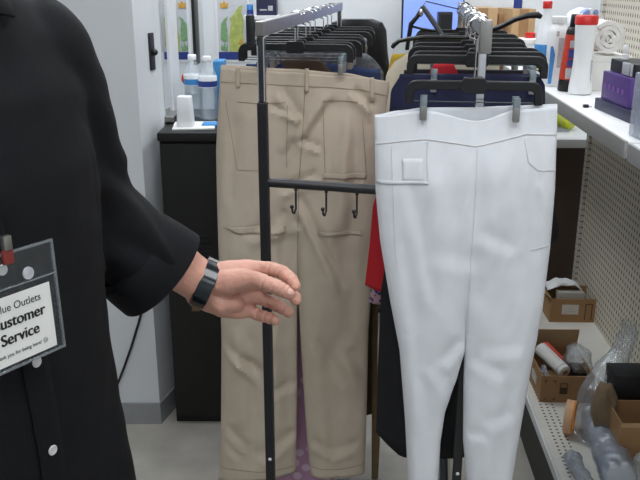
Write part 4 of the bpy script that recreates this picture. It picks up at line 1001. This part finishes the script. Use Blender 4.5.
for v, n in zip(hand.data.vertices, [v.normal.copy() for v in hand.data.vertices]):
    d = .0007 * noise.noise(v.co * 70) + .0004 * noise.noise(v.co * 190)
    for c, ax_ in CR:
        q = v.co - c
        if q.length < .016:
            x = q.dot(ax_); d += -.0009 * exp(-(x / .0013) ** 2) + .0005 * exp(-((abs(x) - .004) / .0028) ** 2)
    v.co += n * d
# rest of the body: head, neck, trunk, arms, right hand, legs
bb = MB()
neck = C0 + Vector((0, 0, 1.49)); head = C0 + Fd * .025 + Vector((0, 0, 1.665))
bb.chain([(C0 + Vector((0, 0, .96)), .12), (C0 + Vector((0, 0, 1.15)), .105), (C0 + Vector((0, 0, 1.33)), .105), (C0 + Vector((0, 0, 1.40)), .07)])
for sg in (-1, 1): bb.chain([(C0 + Ld * .06 * sg + Vector((0, 0, 1.28)), .09), (C0 + Ld * .15 * sg + Vector((0, 0, 1.41)), .052)]); bb.chain([(C0 + Ld * .07 * sg + Vector((0, 0, .95)), .1), (C0 + Ld * .09 * sg + Vector((0, 0, .9)), .085), (C0 + Ld * .1 * sg + Fd * .02 + Vector((0, 0, .5)), .058), (C0 + Ld * .105 * sg + Vector((0, 0, .1)), .038), (C0 + Ld * .11 * sg + Fd * .1 + Vector((0, 0, .045)), .035)])
bb.chain([(neck - Vector((0, 0, .08)), .06), (neck + Vector((0, 0, .05)), .055)])
bb.ball(head + Vector((0, 0, .035)), .092, 3, (.88, 1.06, 1.0), Matrix.Rotation(YAW, 4, 'Z'))
bb.chain([(head + Fd * .025 + Vector((0, 0, -.03)), .064), (head + Fd * .05 + Vector((0, 0, -.085)), .036)])
bb.chain([(head + Fd * .088 + Vector((0, 0, .02)), .009), (head + Fd * .1 + Vector((0, 0, -.016)), .011)])
for sg in (-1, 1): bb.ball(head + Ld * .082 * sg + Vector((0, 0, .0)), .028, 2, (.3, .6, 1), Matrix.Rotation(YAW, 4, 'Z'))
bb.chain([(head + Fd * .082 + Ld * .02 + Vector((0, 0, -.048)), .007), (head + Fd * .082 - Ld * .02 + Vector((0, 0, -.048)), .007)])
bb.chain([(S - Vector((0, 0, .012)) - Ld * .03, .046), (S.lerp(E, .3) + Vector((-.012, 0, 0)), .043), (S.lerp(E, .7) + Vector((-.014, 0, 0)), .04), (E + Vector((-.006, 0, -.006)), .036), (E.lerp(W, .4), .028)])
bb.chain([(S2, .05), (E2, .04), (W2, .028)])
pd = Vector((.0, .1, -1)).normalized(); pp = W2 + pd * .085
for k in range(4):
    o = Fd * (.024 - .016 * k); bb.chain([(W2, .022), (pp + o, .012), (pp + o + pd * (.04 - .004 * abs(k - 1)) + Ld * .006, .009), (pp + o + pd * (.075 - .008 * abs(k - 1)) + Ld * .022, .0075)])
bb.chain([(W2 + pd * .02 + Fd * .012, .016), (W2 + pd * .06 + Fd * .04, .012), (W2 + pd * .095 + Fd * .044 + Ld * .012, .009)])
body = bb.build('body', M_skin, person); remesh(body, .007, 3)
# join the finely meshed left hand to the body
hm = hand.data; hm.transform(Matrix.Translation(-C0)); jb = bmesh.new(); jb.from_mesh(body.data); jb.from_mesh(hm); jb.to_mesh(body.data); jb.free()
bpy.data.objects.remove(hand)
for pol in body.data.polygons: pol.use_smooth = True
# nails
def nail(px, py, dY, r, dx, dy, nx=0, ny=-1, nz=.3):
    c = at(px, py, 1.12 + dY); d = (at(px + dx, py + dy, 1.12 + dY) - c).normalized(); n = Vector((nx, ny, nz)).normalized(); n = (n - d * n.dot(d)).normalized(); s_ = d.cross(n)
    R = Matrix((s_, d, n)).transposed().to_4x4(); b = MB(); b.ball(c + n * .0068, r, 3, (.78, 1.05, .42), R); b.build('fingernail', M_nail, body)
nail(288, 292.5, -.0535, .0062, 2, 1.2, .2, -.75, .55)
# watch on the wrist
wc = at(206, 284, 1.121); wd = (at(225, 289, 1.12) - at(185, 272, 1.12)).normalized()
t = thing('wrist_watch', 'dark wristwatch with glossy face and reddish strap on his wrist', 'watch', wc)
up = Vector((0, 0, 1)); A = (up - wd * up.dot(wd)).normalized(); B = A.cross(wd)   # A up across the wrist, B towards camera or back
if B.y > 0: B = -B
def wring(off, r1, r2, n=40): return [wc + wd * off + A * (r1 * cos(2 * pi * k / n)) + B * (r2 * sin(2 * pi * k / n)) for k in range(n)]
b = MB(); b.rings([wring(-.0105, .034, .034), wring(-.0105, .0375, .037), wring(.0105, .0365, .036), wring(.0105, .033, .033)], cap=False); b.build('strap', M_strap, t)
b = MB(); b.rings([wring(-.0125, .034, .034), wring(-.0125, .0365, .0362), wring(-.0105, .0372, .0368), wring(-.0105, .034, .034)], cap=False); b.build('strap_edge', M_strapred, t)
def warc(a0, a1, r0, r1, o0, o1, n=20):
    b = MB(); b.rings([[wc + wd * o + (A * cos(a) + B * sin(a)) * r for r, o in ((r1, o0), (r1, o1), (r0, o1), (r0, o0))] for a in [radians(a0 + (a1 - a0) * k / n) for k in range(n + 1)]]); return b
warc(-8, 118, .036, .0395, -.0112, .0112).build('watch_face', M_watch, t, bevel=.0008)
warc(-16, 2, .036, .0400, -.0120, .0120).build('watch_rim', M_steel, t, bevel=.0006)
b = MB(); b.box((-.006, -.004, -.006), (.006, .004, .006), Matrix.Translation(wc + A * -.034 + B * .014), .001); b.build('buckle', M_belt, t)
# shirt: trunk and sleeves as one cloth
sb = MB(); rs = []
for z, a_, b_, dx in ((.80, .205, .142, .010), (.84, .204, .141, .007), (.95, .198, .137, .003), (1.05, .193, .133, .004), (1.18, .196, .132, 0), (1.30, .2, .128, 0), (1.38, .2, .115, 0), (1.44, .188, .092, 0), (1.475, .15, .078, 0), (1.50, .098, .068, 0), (1.51, .07, .062, 0)):
    c = C0 + Vector((dx, 0, z)); rs.append([c + Ld * (a_ * cos(t_)) + Fd * (b_ * sin(t_)) for t_ in [2 * pi * k / 48 for k in range(48)]])
sb.rings(rs)
Ce = E.lerp(W, .69)
ARM = [S + Vector((.006, 0, .006)) - Ld * .026, S.lerp(E, .3) + Vector((-.007, 0, 0)), S.lerp(E, .6) + Vector((-.011, 0, 0)), S.lerp(E, .85) + Vector((-.012, 0, 0)), E + Vector((-.006, 0, -.004))]
sb.chain([(ARM[0], .068), (ARM[1], .067), (ARM[2], .065), (ARM[3], .063), (ARM[4], .062), (E.lerp(W, .3) + Vector((-.004, 0, -.024)), .064), (E.lerp(W, .42) + Vector((0, 0, -.026)), .057)])
sb.chain([(S2, .07), (E2, .06), (E2.lerp(W2, .6), .05)])
shirt = sb.build('shirt', M_shirt, person); remesh(shirt, .006, 6)
me = shirt.data; me.update()
cr = [(E + Vector((-.03, -.06, .05)), 0)]
def segd(p, a, b_):
    d = b_ - a; t_ = max(0, min(1, (p - a).dot(d) / d.length_squared)); return (p - a.lerp(b_, t_)).length, t_
nv = [v.normal.copy() for v in me.vertices]
for v, n in zip(me.vertices, nv):
    p = v.co + C0; d = .0045 * noise.noise(Vector((p.x * 9 + p.z * 4, p.y * 9, p.z * 5))) + .0022 * noise.noise(p * 22)
    ds, ts = segd(p, S, E); de, te = segd(p, E, E.lerp(W, .55))
    if min(ds, de) < .1:
        q = p - E; k = exp(-(q.length / .14) ** 2)
        d += .0075 * k * sin((q.dot((W - E).normalized()) * 1.0 + q.z * 1.2) * 115 + 5 * noise.noise(p * 11)) * .7
    dm = segd(p, C0 + Ld * .13 + Fd * .04 + Vector((.0, 0, 1.36)), C0 + Ld * .14 + Fd * .05 + Vector((0, 0, 1.1)))[0]
    d += -.010 * exp(-(dm / .022) ** 2)
    v.co += n * d
# rolled cuff of the sleeve, open towards the hand
ax = (W - E).normalized(); U = (Vector((0, 0, 1)) - ax * ax.z).normalized(); V = U.cross(ax)
def cring(f, r, sq=1.0, tl=0): 
    c = E.lerp(W, f) + Vector((-.004, 0, -.034)); return [c + (U * cos(a) * sq + V * sin(a)) * r * (1 + .04 * sin(3 * a + 1)) + ax * tl * cos(a) for a in [2 * pi * k / 40 for k in range(40)]]
b = MB(); b.rings([cring(.26, .056, 1.1, .0), cring(.30, .062, 1.16, .0), cring(.44, .062, 1.22, .003), cring(.58, .061, 1.28, .006), cring(.59, .058, 1.28, .006), cring(.58, .055, 1.28, .006), cring(.4, .052, 1.15, 0)], cap=False)
b.build('cuff', M_shirt, shirt)
# collar, placket, buttons on the front of the shirt
from mathutils.bvhtree import BVHTree
bvh = BVHTree.FromObject(shirt, bpy.context.evaluated_depsgraph_get())
def on_shirt(q, d, off):
    h = bvh.ray_cast(q - C0, d); return (h[0] + C0 + h[1] * off, h[1]) if h[0] is not None else (q, -d)
def front(z, lat, off=.0015):
    lat += interp([(.80, .006), (.987, .005), (1.1, .0), (1.2, -.022), (1.27, -.032), (1.4, -.03), (1.47, -.02)], z)
    q, n = on_shirt(C0 + Vector((.012, 0, z)) + Ld * lat + Fd * .5, -Fd, off); return q, n
b = MB(); G = []
for i in range(46):
    z = .815 + i * (1.455 - .815) / 45; G.append([b.b.verts.new(front(z, l, .0016)[0]) for l in (-.017, -.008, 0, .008, .017)])
for A_, B_ in zip(G, G[1:]):
    for j in range(4): b.b.faces.new((A_[j], A_[j + 1], B_[j + 1], B_[j]))
b.build('placket', M_shirt, shirt, solid=.0016)
for z in (.872, .987, 1.1, 1.214, 1.335, 1.44):
    q, n = front(z, 0, .0042); R = n.to_track_quat('Z', 'Y').to_matrix().to_4x4()
    b = MB(); b.lathe([(.003, -.0006), (.0058, -.0006), (.0062, .0006), (.0052, .0016), (.004, .0011), (.001, .0011)], q, 18, R); b.build('button', M_button, shirt)
b = MB()
for sg in (-1, 1):
    rows = []
    for i in range(12):
        a = radians(90 - sg * (4 + i * 15)); c = C0 + Vector((0, 0, 1.49 + .012 * min(1, i / 4)))
        top = c + Ld * (.068 * cos(a)) + Fd * (.062 * sin(a)) + Vector((0, 0, .028))
        spread = .045 if i < 3 else .034
        dn = c + Ld * ((.068 + spread) * cos(a)) + Fd * ((.066 + spread) * sin(a)) + Vector((0, 0, (-.016, -.024, -.032, -.016)[i] if i < 4 else -.006))
        rows.append((top, dn))
    vs = [[b.b.verts.new(p_) for p_ in (t_, t_.lerp(d_, .3) + Vector((0, 0, .004)), d_)] for t_, d_ in rows]
    for P_, Q_ in zip(vs, vs[1:]):
        for j in range(2): b.b.faces.new((P_[j], P_[j + 1], Q_[j + 1], Q_[j]))
b.build('collar', M_shirt, shirt, solid=.003)
# trousers, shoes, hair, eyes
b = MB()
b.chain([(C0 + Ld * .05 + Vector((0, 0, .93)), .115), (C0 - Ld * .05 + Vector((0, 0, .93)), .115)])
for sg in (-1, 1): b.chain([(C0 + Ld * .075 * sg + Vector((0, 0, .9)), .112), (C0 + Ld * .1 * sg + Fd * .02 + Vector((0, 0, .5)), .078), (C0 + Ld * .105 * sg + Vector((0, 0, .1)), .062)])
remesh(b.build('trousers', M_trou, person), .01, 3)
for sg in (-1, 1):
    f = C0 + Ld * .108 * sg; b = MB(); b.chain([(f - Fd * .05 + Vector((0, 0, .05)), .045), (f + Fd * .06 + Vector((0, 0, .042)), .042), (f + Fd * .15 + Vector((0, 0, .036)), .036)]); sh = b.build('shoe', M_black, person); remesh(sh, .008, 2)
b = MB(); b.ball(head + Vector((0, 0, .05)) - Fd * .012, .101, 3, (.9, 1.05, .95), Matrix.Rotation(YAW, 4, 'Z'))
for v in list(b.b.verts):
    q = v.co - head
    if q.dot(Fd) > .045 and q.z < .085 or q.z < -.03: b.b.verts.remove(v)
b.build('hair', M_hair, person, solid=.01)
for sg in (-1, 1):
    b = MB(); b.ball(head + Fd * .0775 + Ld * .032 * sg + Vector((0, 0, .022)), .0105, 2); ey = b.build('eye', M_plw, person)
    b = MB(); b.ball(head + Fd * .0845 + Ld * .033 * sg + Vector((0, 0, .021)), .0048, 2); b.build('iris', M_hair, ey)

# ---------------------------------------------------------------- customer service badge
TR, BR, TL = at(51, 238, .80), at(67, 345, .795), at(-30, 262, .715)
ex = (TR - TL).normalized(); ey = (TR - BR); ey = (ey - ex * ey.dot(ex)).normalized(); ez = ex.cross(ey).normalized()
hgt = (TR - BR).length; wid = (TR - TL).length
O = TL - ey * hgt
MBd = Matrix((ex, ey, ez)).transposed().to_4x4(); MBd.translation = O
t = thing('name_badge', 'clear badge holder with white customer service card on the black shirt', 'badge', O)
b = MB(); b.box((0, 0, 0), (wid, hgt, .0012), MBd, .0005); b.build('holder', F_badge, t)
b = MB()
for x0, x1, y0, y1 in ((0, wid, 0, .003), (0, wid, hgt - .003, hgt), (0, .003, 0, hgt), (wid - .003, wid, 0, hgt), (0, wid, hgt * .69, hgt * .705)): b.box((x0, y0, -.0004), (x1, y1, .0026), MBd, .0006)
b.build('holder_rim', film('badge_rim', (140, 146, 152), .4, .08), t)
cx0_, cx1_, cy0_, cy1_ = wid * .04, wid * .885, hgt * .05, hgt * .635
b = MB(); b.box((cx0_, cy0_, .0014), (cx1_, cy1_, .0018), MBd); cd = b.build('card', M_paper, t, smooth=False)
M_text = mat('text_black', (24, 24, 28), .6)
ccx = (cx0_ + cx1_) / 2 - .003; chh = cy1_ - cy0_
for txt, sz, yy, bo in (('Value Outlets', .0112, .785, .0002), ('Customer', .0165, .55, .0006), ('Service', .0165, .305, .0006), ('Thank you for being here! \u263a', .0056, .125, 0)):
    MT = MBd @ Matrix.Translation((ccx, cy0_ + chh * yy, .0021))
    tb = text_mb(txt, sz, MT, .0001)
    for k_ in range(1, 4 if bo > .0003 else 1): m2_ = text_mb(txt, sz, MT @ Matrix.Translation((.00035 * k_, .00012 * k_, .00003 * k_)), .0001); tb.add(m2_.b)
    tb.build('lettering', M_text, cd, smooth=False)
b = MB(); b.lathe([(.0035, -.0005), (.0065, -.0005), (.0065, .0015), (.0035, .0015)], MBd @ Vector((wid * .63, hgt * .77, .002)), 18, MBd.to_3x3().to_4x4()); b.build('punch_hole', M_plgrey, t)
b = MB(); b.box((wid * .40 - .006, hgt * .9, .002), (wid * .40 + .006, hgt * 1.02, .006), MBd, .001); b.build('strap', M_strapred, t)
b = MB(); b.box((wid * .40 - .0045, hgt * 1.02, .001), (wid * .40 + .0045, hgt * 1.14, .008), MBd, .001); b.build('clip', M_steel, t)

for o in bpy.data.objects:
    if '_o' in o: del o['_o']
